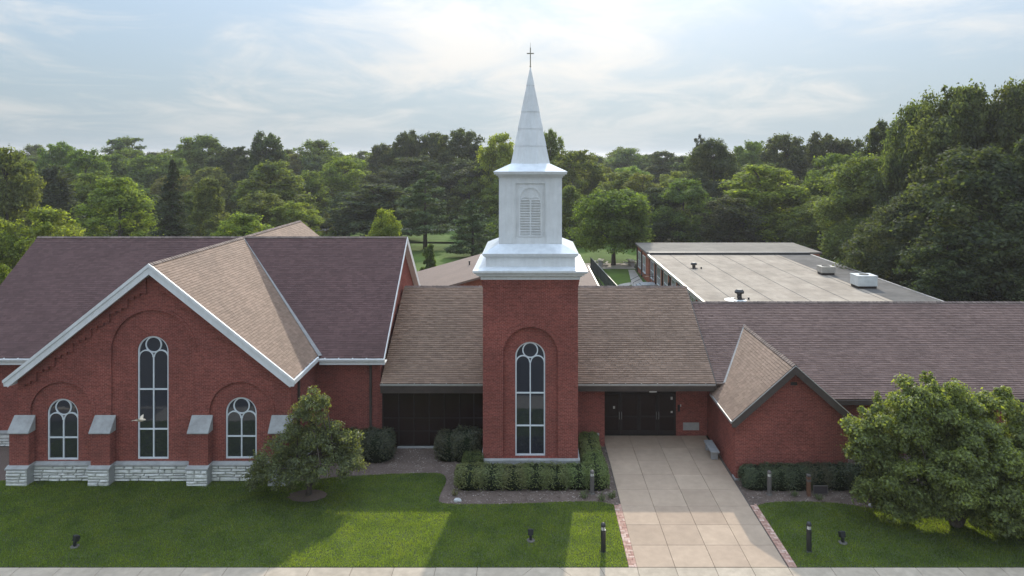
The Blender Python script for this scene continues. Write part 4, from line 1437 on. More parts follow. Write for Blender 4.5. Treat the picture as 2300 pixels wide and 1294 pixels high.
def clump_cloud(centres, radii, leaves, size, seed, flat=0.9, up=0.35):
    r = np.random.default_rng(seed)
    out_ = []
    for c, rc in zip(centres, radii):
        n = max(6, int(leaves * (rc / np.mean(radii)) ** 2))
        d = r.normal(size=(n, 3))
        d /= np.linalg.norm(d, axis=1, keepdims=True)
        d[:, 2] = np.where(d[:, 2] < -0.65, -d[:, 2] * 0.5, d[:, 2])
        rad = rc * (0.35 + 0.72 * r.random(n) ** 0.55)
        lump = 1 + 0.22 * np.sin(d[:, 0] * 5 + c[0]) * np.sin(d[:, 1] * 5 + c[1]) + 0.12 * r.normal(size=n)
        P = np.array(c) + d * (rad * lump)[:, None] * np.array([1, 1, flat])
        Nn = d + np.array([0, 0, up]) + 0.55 * r.normal(size=(n, 3))
        out_.append(leaf_quads(P, Nn, size, r))
    return np.concatenate(out_).reshape(-1, 3)


def broad_centres(seed, Hh, Rr, zlo, n, shape='round'):
    r = np.random.default_rng(seed)
    cs, rs = [], []
    lobes = [(r.uniform(0, 6.28), r.uniform(0.15, 0.95), r.uniform(0.62, 1.32)) for _ in range(11)]
    for i in range(n):
        t = r.random() ** 0.95
        z = zlo + (Hh - zlo) * t
        if shape == 'round':
            env = math.sin(math.pi * (0.16 + 0.80 * t)) ** 0.65
        elif shape == 'tall':
            env = (1 - t) ** 0.55 * (0.55 + 0.6 * math.sin(math.pi * min(1, t * 1.6 + 0.1))) + 0.10
        elif shape == 'dome':
            env = math.sqrt(max(0.0, 1 - (t * 0.98) ** 2.4)) * (0.75 + 0.3 * t)
        else:                                   # ragged
            env = math.sin(math.pi * (0.2 + 0.74 * t)) ** 0.5
        a = r.uniform(0, 2 * math.pi)
        k = 1.0
        for la, lt, lw_ in lobes:
            k += 0.42 * (lw_ - 1) * 3 * math.exp(-((math.atan2(math.sin(a - la), math.cos(a - la)) / 0.7) ** 2 + ((t - lt) / 0.22) ** 2))
        rad = Rr * env * max(0.42, k) * (r.random() ** 0.42)
        cs.append((rad * math.cos(a), rad * math.sin(a), z + r.uniform(-0.3, 0.3)))
        rs.append(Rr * r.uniform(0.11, 0.30) * (0.7 if t > 0.82 else 1.0))
    if shape in ('ragged', 'tall'):
        for _ in range(9):                      # spiky leaders breaking the top outline
            a = r.uniform(0, 6.28)
            q = Rr * r.uniform(0.05, 0.6)
            for j in range(3):
                cs.append((q * math.cos(a) + r.normal() * 0.15, q * math.sin(a) + r.normal() * 0.15, Hh * (0.93 - 0.14 * q / Rr + 0.045 * j)))
                rs.append(Rr * (0.15 - 0.035 * j))
    return cs, rs


def trunk_mesh(seed, Hh, Rr, zlo, centres, r0=0.32, limbs=10):
    r = random.Random(seed)
    mb = MB()
    pts = [(0, 0, -0.1), (0, 0, 0.25)]
    x = y = 0.0
    for i in range(1, 6):
        x += r.uniform(-0.15, 0.15)
        y += r.uniform(-0.15, 0.15)
        pts.append((x, y, Hh * 0.82 * i / 5))
    rad = [r0 * 1.45, r0 * 1.05] + [r0 * (1 - 0.17 * i) for i in range(1, 6)]
    mb.tube(pts, rad, 9)
    for c in r.sample(list(centres), min(limbs, len(centres))):
        z = max(zlo * 0.7, c[2] - 0.45 * math.hypot(c[0], c[1]) - 0.6)
        z = min(z, Hh * 0.75)
        m_ = ((c[0]) * 0.5, (c[1]) * 0.5, z + (c[2] - z) * 0.62)
        mb.tube([(0, 0, z), m_, c], [r0 * 0.42, r0 * 0.26, r0 * 0.08], 6)
    return mb.mesh('trunk', True)


KIND = {}


def make_kind(key, seed, Hh, Rr, zlo, shape, nc, leaves, size, mat='leaf', flat=0.92, up=0.35, r0=0.32):
    cs, rs = broad_centres(seed, Hh, Rr, zlo, nc, shape)
    me = raw_mesh('crown', clump_cloud(cs, rs, leaves, size, seed + 100, flat, up), 4)
    me.materials.append(M[mat])
    tm = trunk_mesh(seed, Hh, Rr, zlo, cs, r0)
    tm.materials.append(M['bark'])
    KIND[key] = (me, tm, Hh, Rr)


make_kind('round1', 1, 16, 5, 1.2, 'round', 150, 150, 0.20)
make_kind('round2', 2, 16, 5, 0.9, 'round', 162, 140, 0.20)
make_kind('round3', 3, 16, 5, 1.5, 'ragged', 150, 150, 0.20)
make_kind('dome1', 4, 16, 5, 1.2, 'dome', 162, 145, 0.20)
make_kind('dome2', 5, 16, 5, 1.8, 'dome', 150, 150, 0.20)
make_kind('tall1', 6, 16, 5, 1.6, 'tall', 156, 140, 0.20)
make_kind('ragged1', 7, 16, 5, 1.5, 'ragged', 131, 150, 0.20)
make_kind('ragged2', 8, 16, 5, 1.2, 'ragged', 143, 150, 0.20)
make_kind('big', 9, 22, 7.5, 2.0, 'ragged', 240, 200, 0.23, r0=0.5)
make_kind('big2', 10, 22, 7.5, 2.0, 'round', 250, 200, 0.23, r0=0.5)
make_kind('shade', 12, 12, 5.4, 3.0, 'dome', 190, 190, 0.17, r0=0.30)
make_kind('young', 13, 6, 1.8, 0.8, 'tall', 60, 130, 0.15, r0=0.09)


def conifer(key, seed, Hh, Rr, zlo, tiers, droop, plate, size, n_leaf):
    r = np.random.default_rng(seed)
    P, Nn = [], []
    mb = MB()
    mb.tube([(0, 0, -0.1), (0, 0, Hh * 0.5), (0, 0, Hh * 0.97)], [0.34, 0.2, 0.03], 8)
    for i in range(tiers):
        t = i / (tiers - 1)
        z = zlo + (Hh - zlo) * t
        nb = int(9 - 4 * t) if plate < 0.5 else int(6 - 2 * t)
        for b in range(nb):
            a = r.uniform(0, 6.28)
            L_ = Rr * ((1 - t) ** (0.8 if plate < 0.5 else 0.55)) * r.uniform(0.6, 1.1) + 0.25
            ex = np.array([math.cos(a), math.sin(a), 0])
            tipz = z - droop * L_ + (0.12 * L_ if plate > 0.5 else 0)
            mb.tube([(0, 0, z), tuple(ex * L_ * 0.9 + np.array([0, 0, tipz]))], [0.07, 0.02], 5)
            n = int(n_leaf * L_ / Rr) + 8
            s = r.random(n) ** (0.75 if plate < 0.5 else 0.45)
            side = np.array([-math.sin(a), math.cos(a), 0])
            wd = (0.30 if plate < 0.5 else 0.34) * L_ * (0.35 + 0.8 * s * (1.15 - s))
            q = ex[None] * (s * L_)[:, None] + side[None] * (r.normal(size=n) * wd * 0.6)[:, None]
            q[:, 2] = z + (tipz - z) * s + r.normal(size=n) * (0.10 + 0.12 * plate) - (0.25 * (1 - plate) * r.random(n))
            P.append(q)
            Nn.append(np.array([0, 0, 0.9]) + 0.5 * r.normal(size=(n, 3)))
    V = leaf_quads(np.concatenate(P), np.concatenate(Nn), size, r, 0.38).reshape(-1, 3)
    me = raw_mesh('crown', V, 4)
    me.materials.append(M['needle'])
    tm = mb.mesh('trunk', True)
    tm.materials.append(M['bark'])
    KIND[key] = (me, tm, Hh, Rr)


conifer('spruce', 31, 16, 4.0, 1.0, 46, 0.35, 0.0, 0.22, 95)
conifer('pine', 32, 16, 5.2, 3.2, 15, -0.05, 1.0, 0.26, 330)
conifer('pine2', 33, 16, 5.2, 1.0, 17, 0.0, 1.0, 0.26, 330)


def tree(kind, xpx, top_px, hw_px, Yd, tint, label, name='tree', group=None):
    me, tm, Hh, Rr = KIND[kind]
    h = (CH - (top_px - HY) * Yd / F) * 0.965
    w_ = hw_px * Yd / F
    o = thing(name, label, 'tree', ((xpx - CX) * Yd / F, Yd, 0), group, rnd.uniform(0, 6.28))
    o.scale = (w_ / Rr * rnd.uniform(0.9, 1.1), w_ / Rr * rnd.uniform(0.9, 1.1), h / Hh)
    tr = bpy.data.objects.new('trunk', tm)
    COL.objects.link(tr)
    tr.parent = o
    cr_ = bpy.data.objects.new('crown', me)
    COL.objects.link(cr_)
    cr_.parent = o
    cr_.color = (*[c_ * rnd.uniform(0.92, 1.08) for c_ in tint], 1)
    return o


BR, MI, DK, OL, BL, YE = (0.175, 0.222, 0.055), (0.120, 0.155, 0.052), (0.072, 0.086, 0.050), (0.145, 0.160, 0.058), (0.105, 0.134, 0.072), (0.210, 0.240, 0.058)
GB = 'trees of the wood behind the church'
wood = 'leafy woodland tree in the dense belt behind the church roofs'
TREES = [
    ('ragged1', 12, 328, 70, 95, OL, 'olive green tall tree behind the far end of the sanctuary roof', None),
    ('dome1', 78, 326, 42, 230, BL, 'distant bluish dome topped tree beyond the tall olive tree', None),
    ('ragged2', 135, 318, 52, 150, MI, wood, GB), ('round3', 190, 334, 50, 140, MI, wood, GB), ('dome2', 290, 307, 78, 210, BL, 'broad distant tree rising as a rounded crown behind the spruce', None),
    ('round1', 268, 396, 92, 92, BR, 'bright green rounded tree right beside the dark spruce', None),
    ('tall1', 120, 372, 85, 112, DK, 'dark tree standing behind the bright bush at the sanctuary roof end', None),
    ('round2', 205, 385, 60, 120, MI, wood, GB),
    ('dome1', 112, 468, 92, 64, YE, 'low bright yellow green bushy tree over the sanctuary ridge', None),
    ('round1', -8, 490, 62, 60, BR, 'bright leafy tree beside the end of the sanctuary roof', None),
    ('round2', -10, 585, 48, 47, MI, 'low leafy bush at the foot of the sanctuary end wall', None),
    ('spruce', 388, 350, 66, 88, DK, 'dark pointed spruce above the sanctuary ridge', None),
    ('ragged1', 445, 302, 64, 190, MI, wood, GB), ('round3', 525, 328, 55, 170, DK, wood, GB),
    ('ragged2', 600, 296, 50, 165, DK, 'dark tall tree with two ragged tops above the wood', None),
    ('tall1', 470, 402, 58, 108, OL, 'pale feathery tree growing next to the spruce', None),
    ('dome1', 548, 480, 76, 82, BR, 'low bright domed tree just behind the sanctuary cross ridge', None),
    ('dome2', 615, 360, 88, 132, MI, 'wide dome crowned tree in the middle of the wood', None), ('round1', 692, 382, 52, 142, MI, wood, GB), ('dome1', 712, 316, 66, 205, MI, wood, GB),
    ('round2', 662, 452, 58, 112, BR, wood, GB), ('round3', 772, 350, 62, 160, BR, wood, GB), ('dome2', 822, 338, 42, 260, BL, wood, GB), ('round1', 640, 335, 70, 210, DK, wood, GB),
    ('ragged1', 868, 322, 52, 182, DK, 'dark oak with ragged top in the wood beside the pines', 'dark oaks behind the pines'), ('ragged2', 915, 292, 42, 176, DK, 'dark oak with ragged top in the wood beside the pines', 'dark oaks behind the pines'),
    ('ragged1', 968, 296, 50, 178, DK, 'dark oak with ragged top in the wood beside the pines', 'dark oaks behind the pines'), ('ragged2', 1038, 288, 58, 172, DK, 'dark oak with ragged top in the wood beside the pines', 'dark oaks behind the pines'),
    ('round2', 930, 350, 90, 165, DK, wood, GB), ('round1', 1040, 360, 90, 160, DK, wood, GB), ('round2', 1100, 350, 60, 158, DK, wood, GB),
    ('dome2', 850, 412, 108, 124, DK, 'wide dark low tree left of the layered pines', None),
    ('round1', 865, 468, 46, 74, YE, 'bright young maple peeking over the sanctuary ridge', None),
    ('pine', 955, 374, 80, 112, (0.105, 0.140, 0.075), 'tall layered pine with spreading flat boughs', None),
    ('pine2', 1062, 442, 58, 104, (0.095, 0.130, 0.068), 'shorter layered pine beside the belfry', None),
    ('young', 966, 550, 27, 70, (0.085, 0.13, 0.05), 'small young tree beside the rear hall roof', None),
    ('young', 735, 478, 17, 128, OL, 'slim sapling on the far lawn by the back road', None),
    ('dome1', 748, 518, 16, 122, BR, 'small round bush on the far lawn beside the sapling', None),
    ('round1', 1122, 298, 50, 152, YE, 'yellow green tree whose top shows beside the spire', None), ('ragged2', 1235, 290, 34, 150, MI, 'narrow tree top showing just past the spire edge', None),
    ('round3', 1292, 336, 70, 142, OL, wood, GB), ('round2', 1395, 384, 66, 132, MI, wood, GB), ('tall1', 1280, 418, 50, 116, OL, 'slender pale tree close beside the belfry wall', None), ('round1', 1345, 370, 60, 150, OL, wood, GB),
    ('shade', 1378, 428, 90, 96, MI, 'round crowned shade tree above the picnic tables', None),
    ('dome1', 1408, 335, 50, 220, BL, wood, GB), ('dome2', 1482, 338, 54, 200, DK, wood, GB), ('pine2', 1572, 300, 46, 165, DK, 'dark conifer top poking above the wood', None),
    ('big2', 1602, 312, 70, 135, DK, 'large dark round tree standing behind the flat roofed school', None), ('round1', 1535, 400, 74, 116, MI, 'mid green rounded tree behind the school roof edge', None), ('round2', 1442, 388, 56, 126, OL, wood, GB),
    ('round3', 1692, 316, 56, 182, MI, wood, GB), ('ragged1', 1768, 300, 66, 152, DK, wood, GB), ('ragged2', 1850, 297, 50, 142, DK, wood, GB), ('ragged1', 1905, 310, 50, 140, DK, wood, GB),
    ('dome2', 1712, 368, 112, 114, BR, 'wide bright green tree right behind the school', None), ('round3', 1890, 342, 76, 112, MI, wood, GB), ('round2', 1640, 440, 70, 108, DK, wood, GB),
    ('ragged2', 1985, 270, 54, 98, DK, wood, GB), ('big', 1965, 348, 118, 92, OL, 'feathery olive tree leaning over the school side', None), ('round1', 1845, 440, 66, 104, OL, wood, GB),
    ('big', 2065, 228, 86, 84, (0.096, 0.118, 0.056), 'very tall tree at the near end of the wood, lower of the giants', None), ('big', 2160, 188, 100, 78, (0.096, 0.118, 0.056), 'towering tree with open crown above the rooftop unit', None), ('big', 2285, 182, 104, 74, (0.096, 0.118, 0.056), 'towering tree overhanging the far end of the office roof', None),
    ('big2', 2200, 330, 150, 66, DK, 'huge dark tree mass behind the office roof', 'dark trees crowding the school side'), ('big2', 2055, 430, 110, 72, DK, 'huge dark tree mass behind the office roof', 'dark trees crowding the school side'),
    ('big2', 2350, 300, 120, 64, DK, 'huge dark tree mass behind the office roof', 'dark trees crowding the school side'), ('round2', 2120, 520, 90, 62, DK, 'huge dark tree mass behind the office roof', 'dark trees crowding the school side'), ('round2', 2280, 520, 90, 58, DK, 'huge dark tree mass behind the office roof', 'dark trees crowding the school side'),
    ('round1', 1985, 500, 70, 82, DK, 'huge dark tree mass behind the office roof', 'dark trees crowding the school side'),
    ('round2', 330, 440, 70, 100, DK, wood, GB), ('round1', 420, 430, 60, 112, MI, wood, GB), ('round2', 590, 430, 70, 115, MI, wood, GB), ('round3', 60, 400, 70, 120, MI, wood, GB), ('round1', 780, 430, 50, 138, DK, wood, GB), ('round2', 720, 440, 40, 145, MI, wood, GB),
    ('round2', 1780, 400, 70, 125, DK, wood, GB), ('round1', 1480, 420, 70, 120, DK, wood, GB), ('round3', 350, 345, 70, 170, MI, wood, GB), ('round1', 250, 345, 60, 165, MI, wood, GB), ('round3', 30, 345, 60, 180, MI, wood, GB),
]
fill = random.Random(21)
for x_ in range(-30, 2000, 62):
    if 880 < x_ < 900:
        continue
    TREES.append((fill.choice(('round1', 'round2', 'round3', 'dome1', 'dome2')), x_ + fill.uniform(-18, 18), fill.uniform(330, 356), fill.uniform(42, 66), fill.uniform(185, 250), fill.choice((MI, MI, BL, DK, OL)), wood, GB))
for x_ in range(10, 1960, 95):
    if 690 < x_ < 780 or 890 < x_ < 1010:
        continue
    TREES.append((fill.choice(('round1', 'round2', 'round3')), x_ + fill.uniform(-25, 25), fill.uniform(372, 420), fill.uniform(48, 66), fill.uniform(145, 165), fill.choice((MI, BR, DK, OL)), wood, GB))
MARKS = [(20, 'the tall olive tree'), (120, 'the low yellow green bushy tree'), (268, 'the bright rounded tree'), (388, 'the dark spruce'), (470, 'the pale feathery tree'), (548, 'the sanctuary cross ridge'), (615, 'the wide dome crowned tree'), (735, 'the slim sapling'),
         (865, 'the bright young maple'), (955, 'the tall layered pine'), (1062, 'the shorter pine'), (1190, 'the spire'), (1280, 'the slender pale tree by the belfry'), (1378, 'the shade tree'), (1480, 'the near corner of the school'), (1572, 'the dark conifer top'), (1712, 'the wide bright tree at the school'), (1850, 'the tan rooftop unit'), (1950, 'the white rooftop unit'), (2100, 'the end of the flat roof'), (2240, 'the far end of the office roof')]
TINTS = {BR: 'bright green', MI: 'mid green', DK: 'dark green', OL: 'olive green', BL: 'bluish green', YE: 'yellow green'}
FORMS = {'round1': 'rounded', 'round2': 'broad rounded', 'round3': 'bushy topped', 'dome1': 'dome crowned', 'dome2': 'wide domed', 'tall1': 'slender', 'ragged1': 'ragged topped', 'ragged2': 'spiky topped', 'big': 'towering', 'big2': 'massive'}


def wood_label(kd, x, Yd, tint):
    mark = min(MARKS, key=lambda q: abs(q[0] - x))[1]
    row = 'far behind' if Yd > 155 else ('some way behind' if Yd > 122 else 'close behind')
    return f"{TINTS[tint]} {FORMS[kd]} woodland tree {row} {mark}"


same = {}
for q in TREES:
    if q[7]:
        same.setdefault(wood_label(q[0], q[1], q[4], q[5]), []).append(q[2])
for kd, x, tp_, hw, Yd, tint, lab, grp in TREES:
    if grp:
        lab = wood_label(kd, x, Yd, tint)
        tops = same[lab]
        if len(tops) == 2:
            lab = ('taller ' if tp_ == min(tops) else 'lower ') + lab
    nm = {'spruce': 'spruce_tree', 'pine': 'pine_tree', 'pine2': 'pine_tree', 'young': 'young_tree', 'shade': 'shade_tree'}.get(kd, 'woodland_tree')
    tree(kd, x, tp_, hw, Yd, tint, lab, nm, grp)

# far belt of trees on the horizon and shrub layer at the wood's foot
r_ = np.random.default_rng(77)
cs, rs = [], []
for i in range(520):
    Yd = r_.uniform(330, 900)
    x = r_.uniform(-0.95, 0.95) * Yd
    hgt = r_.uniform(9, 14.2)
    for z in (hgt * 0.35, hgt * 0.8):
        cs.append((x + r_.normal() * 2, Yd, z))
        rs.append(r_.uniform(4.5, 7.5))
fb = mk_obj('distant_wood', raw_mesh('distant_wood', clump_cloud(cs, rs, 60, 1.1, 5, 0.8), 4), M['leaf'])
fb.color = (0.07, 0.10, 0.05, 1)
tag(fb, 'hazy far belt of trees along the horizon', 'wood', kind='stuff')
cs, rs = [], []
for i in range(330):
    x = r_.uniform(-95, 95)
    Yd = r_.uniform(119, 150) if -16 < x < 45 else r_.uniform(98, 150)
    if -62 < x < -12:
        Yd = r_.uniform(146, 165)
    cs.append((x, Yd, r_.uniform(0.6, 2.0)))
    rs.append(r_.uniform(1.6, 3.2))
for i in range(60):
    cs.append((r_.uniform(37, 58), r_.uniform(56, 95), r_.uniform(0.6, 2.2)))
    rs.append(r_.uniform(1.6, 3.0))
us = mk_obj('undergrowth', raw_mesh('undergrowth', clump_cloud(cs, rs, 110, 0.30, 6, 0.8), 4), M['leaf'])
us.color = (0.06, 0.085, 0.03, 1)
tag(us, 'tangled shrub layer at the foot of the wood', 'undergrowth', kind='stuff')

# ------------------------------------------------------------------ foreground planting
def near_tree(name, label, loc, cs, rs, leaves, size, seed, tint, stems, flat=0.7):
    o = thing(name, label, 'tree', loc)
    me = raw_mesh('crown', clump_cloud(cs, rs, leaves, size, seed, flat, 0.35), 4)
    c_ = mk_obj('crown', me, M['leaf_near'], o, local=True)
    c_.color = (*tint, 1)
    mb = MB()
    for pts, rad in stems:
        mb.tube(pts, rad, 9)
    r = random.Random(seed)
    for c in r.sample(cs, min(26, len(cs))):
        s0 = r.choice(stems)[0]
        p0 = Vector(s0[-1 if r.random() < 0.6 else -2])
        m_ = p0.lerp(Vector(c), 0.55) + Vector((0, 0, 0.12))
        mb.tube([p0, m_, c], [0.045, 0.028, 0.008], 6)
    mb.build('trunk', M['bark'], o, smooth=True, local=True)
    return o


r = random.Random(3)
cs, rs = [], []
blobs = [(-1.7, 0.0, 1.45, 1.0), (-0.9, -0.2, 2.2, 1.05), (0.0, 0.1, 2.6, 1.1), (0.9, 0.0, 2.1, 1.0), (1.75, 0.0, 1.55, 0.75), (0.1, 0.2, 3.6, 0.75), (0.15, 0.1, 4.2, 0.48), (-0.55, 0.2, 3.2, 0.6), (0.7, 0.1, 3.0, 0.6),
         (-2.2, -0.1, 1.05, 0.6), (0.3, -0.8, 1.6, 0.8), (-0.8, -0.7, 1.3, 0.8), (0.2, 0.9, 1.9, 0.9), (-1.0, 0.8, 1.9, 0.8), (2.1, -0.1, 1.35, 0.45), (0.6, 0.15, 4.25, 0.30), (1.5, 0.5, 2.3, 0.5)]
for bx, by_, bz, br in blobs:
    for k in range(int(11 * br * br) + 4):
        d = Vector((r.gauss(0, 1), r.gauss(0, 1), r.gauss(0, 0.8))).normalized() * br * r.uniform(0.35, 1.0)
        cs.append((bx + d.x, by_ + d.y, max(0.6, bz + d.z)))
        rs.append(r.uniform(0.22, 0.42))
near_tree('crabapple_tree', 'small spreading ornamental tree on the lawn against the sanctuary corner', (-10.0, 30.95, 0.02), cs, rs, 170, 0.052, 41, (0.140, 0.158, 0.088),
          [([(0, 0, -0.05), (0.05, 0, 0.4), (-0.1, 0, 0.9), (-0.5, 0, 1.5)], [0.15, 0.11, 0.10, 0.06]), ([(0.02, 0.02, 0.3), (0.2, 0.05, 1.0), (0.25, 0.1, 2.2), (0.15, 0.1, 3.2)], [0.1, 0.085, 0.06, 0.03]), ([(0.02, 0, 0.35), (0.5, 0, 1.1), (1.2, 0, 1.5)], [0.08, 0.06, 0.03])])
ring_ = [(-10.0 + 0.85 * math.cos(t * math.pi / 10) * (1 + 0.1 * math.sin(t * 3)), 30.85 + 0.55 * math.sin(t * math.pi / 10)) for t in range(20)]
sheet('tree_ring', ring_, 0.075, M['mulch'])
r = random.Random(8)
cs, rs = [], []
blobs = [(-3.0, 0.3, 2.7, 1.2), (-2.2, 0.0, 3.9, 1.35), (-1.0, 0.2, 4.6, 1.4), (0.4, 0.3, 4.7, 1.4), (1.8, 0.2, 4.3, 1.4), (3.0, 0.2, 3.6, 1.4), (-1.8, -0.6, 2.4, 1.4), (-0.3, -0.9, 3.0, 1.5), (1.2, -0.9, 2.9, 1.5), (2.6, -0.7, 2.4, 1.4),
         (-0.4, -1.2, 1.6, 1.0), (1.0, -1.4, 1.4, 0.9), (2.2, -1.2, 1.3, 0.9), (-2.8, 0.6, 1.6, 0.9), (0.0, 1.2, 3.4, 1.6), (2.0, 1.4, 3.0, 1.6), (-1.5, 1.3, 3.0, 1.4), (3.8, 0.2, 2.2, 1.2), (-3.3, 0.2, 3.7, 0.7), (4.0, 0.3, 3.9, 0.9), (-1.6, -1.0, 1.2, 0.7), (1.0, -1.9, 2.2, 1.3), (2.4, -1.9, 1.9, 1.3), (3.6, -1.6, 1.6, 1.3), (2.6, -2.3, 1.0, 0.8), (3.6, -2.2, 0.9, 0.8), (-0.6, -1.7, 2.1, 1.1), (4.4, -0.8, 2.6, 1.4), (1.4, -2.2, 1.1, 0.6), (-2.6, -0.5, 1.8, 1.0), (-2.9, -0.3, 1.0, 0.75), (-2.0, -0.9, 0.9, 0.7), (-1.0, -1.2, 0.9, 0.6), (1.9, -1.7, 0.8, 0.75), (3.0, -1.9, 0.75, 0.8), (4.2, -1.6, 0.8, 0.9), (5.2, -0.5, 1.8, 1.3), (5.0, 0.2, 3.2, 1.2), (-3.1, 0.2, 4.2, 0.55), (-1.2, 0.2, 5.0, 0.6), (0.6, 0.2, 5.2, 0.6), (2.6, 0.3, 4.9, 0.7)]
for bx, by_, bz, br in blobs:
    for k in range(int(11 * br * br) + 4):
        d = Vector((r.gauss(0, 1), r.gauss(0, 1), r.gauss(0, 0.8))).normalized() * br * r.uniform(0.4, 1.0)
        cs.append((bx + d.x, by_ + d.y, max(0.35, (bz + d.z) * 0.95)))
        rs.append(r.uniform(0.28, 0.52))
for k in range(70):                      # leading shoots break the outline
    bx, by_, bz, br = r.choice(blobs)
    a = r.uniform(0, 6.28)
    q = r.uniform(0.2, 0.8)
    for j in range(3):
        cs.append((bx + br * q * math.cos(a), by_ + br * q * math.sin(a), (bz + br * (0.75 + 0.13 * j)) * 0.95))
        rs.append(0.20 - 0.04 * j)
near_tree('magnolia_tree', 'big dense leafy tree with leaning trunk hiding the office wing wall', (17.6, 29.3, 0.02), cs, rs, 230, 0.064, 43, (0.165, 0.195, 0.078),
          [([(0.1, -0.9, -0.05), (-0.1, -0.75, 0.35), (-0.55, -0.5, 0.9), (-1.0, -0.2, 1.8)], [0.22, 0.18, 0.15, 0.10]), ([(0.15, -0.85, -0.05), (0.3, -0.6, 0.9), (0.6, -0.2, 2.2)], [0.17, 0.13, 0.07]), ([(0.2, -0.85, 0.0), (1.0, -0.5, 1.0), (2.0, 0, 2.0)], [0.15, 0.11, 0.06])], 0.7)


# clipped hedges: one shrub per object
def shrub_mesh(seed, rx, ry, hh, nleaf, size):
    r = np.random.default_rng(seed)
    d = r.normal(size=(nleaf, 3))
    d /= np.linalg.norm(d, axis=1, keepdims=True)
    d[:, 2] = np.abs(d[:, 2])
    p = 2.0 / 3.4                                    # squarish round form
    e = np.sign(d) * np.abs(d) ** p
    e[:, 2] = d[:, 2] ** 0.42
    k = 1 + 0.05 * np.sin(d[:, 0] * 6 + seed) * np.sin(d[:, 1] * 6) + 0.035 * r.normal(size=nleaf)
    P = e * np.array([rx, ry, hh]) * k[:, None] * (0.88 + 0.12 * r.random(nleaf))[:, None]
    P[:, 2] = np.maximum(P[:, 2], 0.04)
    V = leaf_quads(P, d + 0.7 * r.normal(size=(nleaf, 3)) + np.array([0, 0, 0.3]), size, r, 0.4)
    return raw_mesh('foliage', V.reshape(-1, 3), 4)


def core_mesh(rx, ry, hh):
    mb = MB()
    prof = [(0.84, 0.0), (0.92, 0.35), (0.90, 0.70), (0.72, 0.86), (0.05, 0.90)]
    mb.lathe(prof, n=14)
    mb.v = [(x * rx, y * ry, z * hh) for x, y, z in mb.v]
    return mb.mesh('shade_core', True)


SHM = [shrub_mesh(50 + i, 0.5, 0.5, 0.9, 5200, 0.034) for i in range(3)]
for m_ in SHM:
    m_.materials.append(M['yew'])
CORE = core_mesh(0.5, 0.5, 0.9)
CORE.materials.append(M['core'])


def shrub(x, y, rx, ry, h, tint, label, group):
    o = thing('hedge_shrub', label, 'shrub', (x, y, 0), group)
    o.scale = (rx / 0.5, ry / 0.5, h / 0.9)
    f_ = bpy.data.objects.new('foliage', rnd.choice(SHM))
    COL.objects.link(f_)
    f_.parent = o
    f_.rotation_euler = (0, 0, rnd.choice((0, 1.57, 3.14, 4.71)))
    f_.color = (*[v * rnd.uniform(0.9, 1.1) for v in tint], 1)
    b_ = bpy.data.objects.new('shade_core', CORE)  # solid dark core painted as the shade behind the leaves
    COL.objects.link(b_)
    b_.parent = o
    return o


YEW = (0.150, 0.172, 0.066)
lab, grp = 'clipped green hedge shrub in the row below the tower window', 'hedge shrubs along the tower front'
ORD = ['first', 'second', 'third', 'fourth', 'fifth', 'sixth']
for i in range(6):
    lab = 'clipped green hedge shrub below the tower window, %s from the walk' % ORD[5 - i]
    shrub(-2.75 + i * 1.0, 31.98 + rnd.uniform(-0.05, 0.05), 0.78, 0.66, 0.90 + rnd.uniform(-0.03, 0.03), YEW, lab, grp)
shrub(3.05, 31.95, 0.66, 0.66, 0.98, YEW, 'clipped hedge shrub behind the grey bollard at the walk', None)
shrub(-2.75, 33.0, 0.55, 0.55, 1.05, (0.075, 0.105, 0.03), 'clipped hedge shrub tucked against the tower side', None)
lab, grp = 'clipped hedge shrub in the row between the tower and the walk', 'hedge shrubs between tower and walk'
for i in range(4):
    lab = 'clipped hedge shrub between tower and walk, %s from the brick pier' % ORD[3 - i]
    shrub(3.0 + rnd.uniform(-0.05, 0.1), 32.95 + i * 0.85, 0.56, 0.56, 1.0 + rnd.uniform(-0.05, 0.05), YEW, lab, grp)
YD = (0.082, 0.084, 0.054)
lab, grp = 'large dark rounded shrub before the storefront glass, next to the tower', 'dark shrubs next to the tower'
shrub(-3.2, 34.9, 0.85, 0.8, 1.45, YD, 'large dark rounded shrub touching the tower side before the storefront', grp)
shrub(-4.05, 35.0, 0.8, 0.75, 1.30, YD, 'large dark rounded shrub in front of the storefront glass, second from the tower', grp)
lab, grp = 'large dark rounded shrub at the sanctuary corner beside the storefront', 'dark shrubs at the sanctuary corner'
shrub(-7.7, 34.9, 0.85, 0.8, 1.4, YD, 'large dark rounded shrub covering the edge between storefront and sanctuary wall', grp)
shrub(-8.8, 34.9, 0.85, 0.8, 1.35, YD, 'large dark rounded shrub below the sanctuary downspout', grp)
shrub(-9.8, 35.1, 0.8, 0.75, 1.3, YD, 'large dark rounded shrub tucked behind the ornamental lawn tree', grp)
lab, grp = 'dark clipped hedge shrub along the small gable wall', 'hedge shrubs along the small gable'
for i in range(6):
    lab = 'dark clipped hedge shrub along the small gable wall, %s from the walk' % ORD[i]
    shrub(10.55 + i * 0.92, 31.85 + rnd.uniform(-0.04, 0.04), 0.78, 0.56, 0.96 + rnd.uniform(-0.04, 0.04), (0.086, 0.096, 0.060), lab, grp)


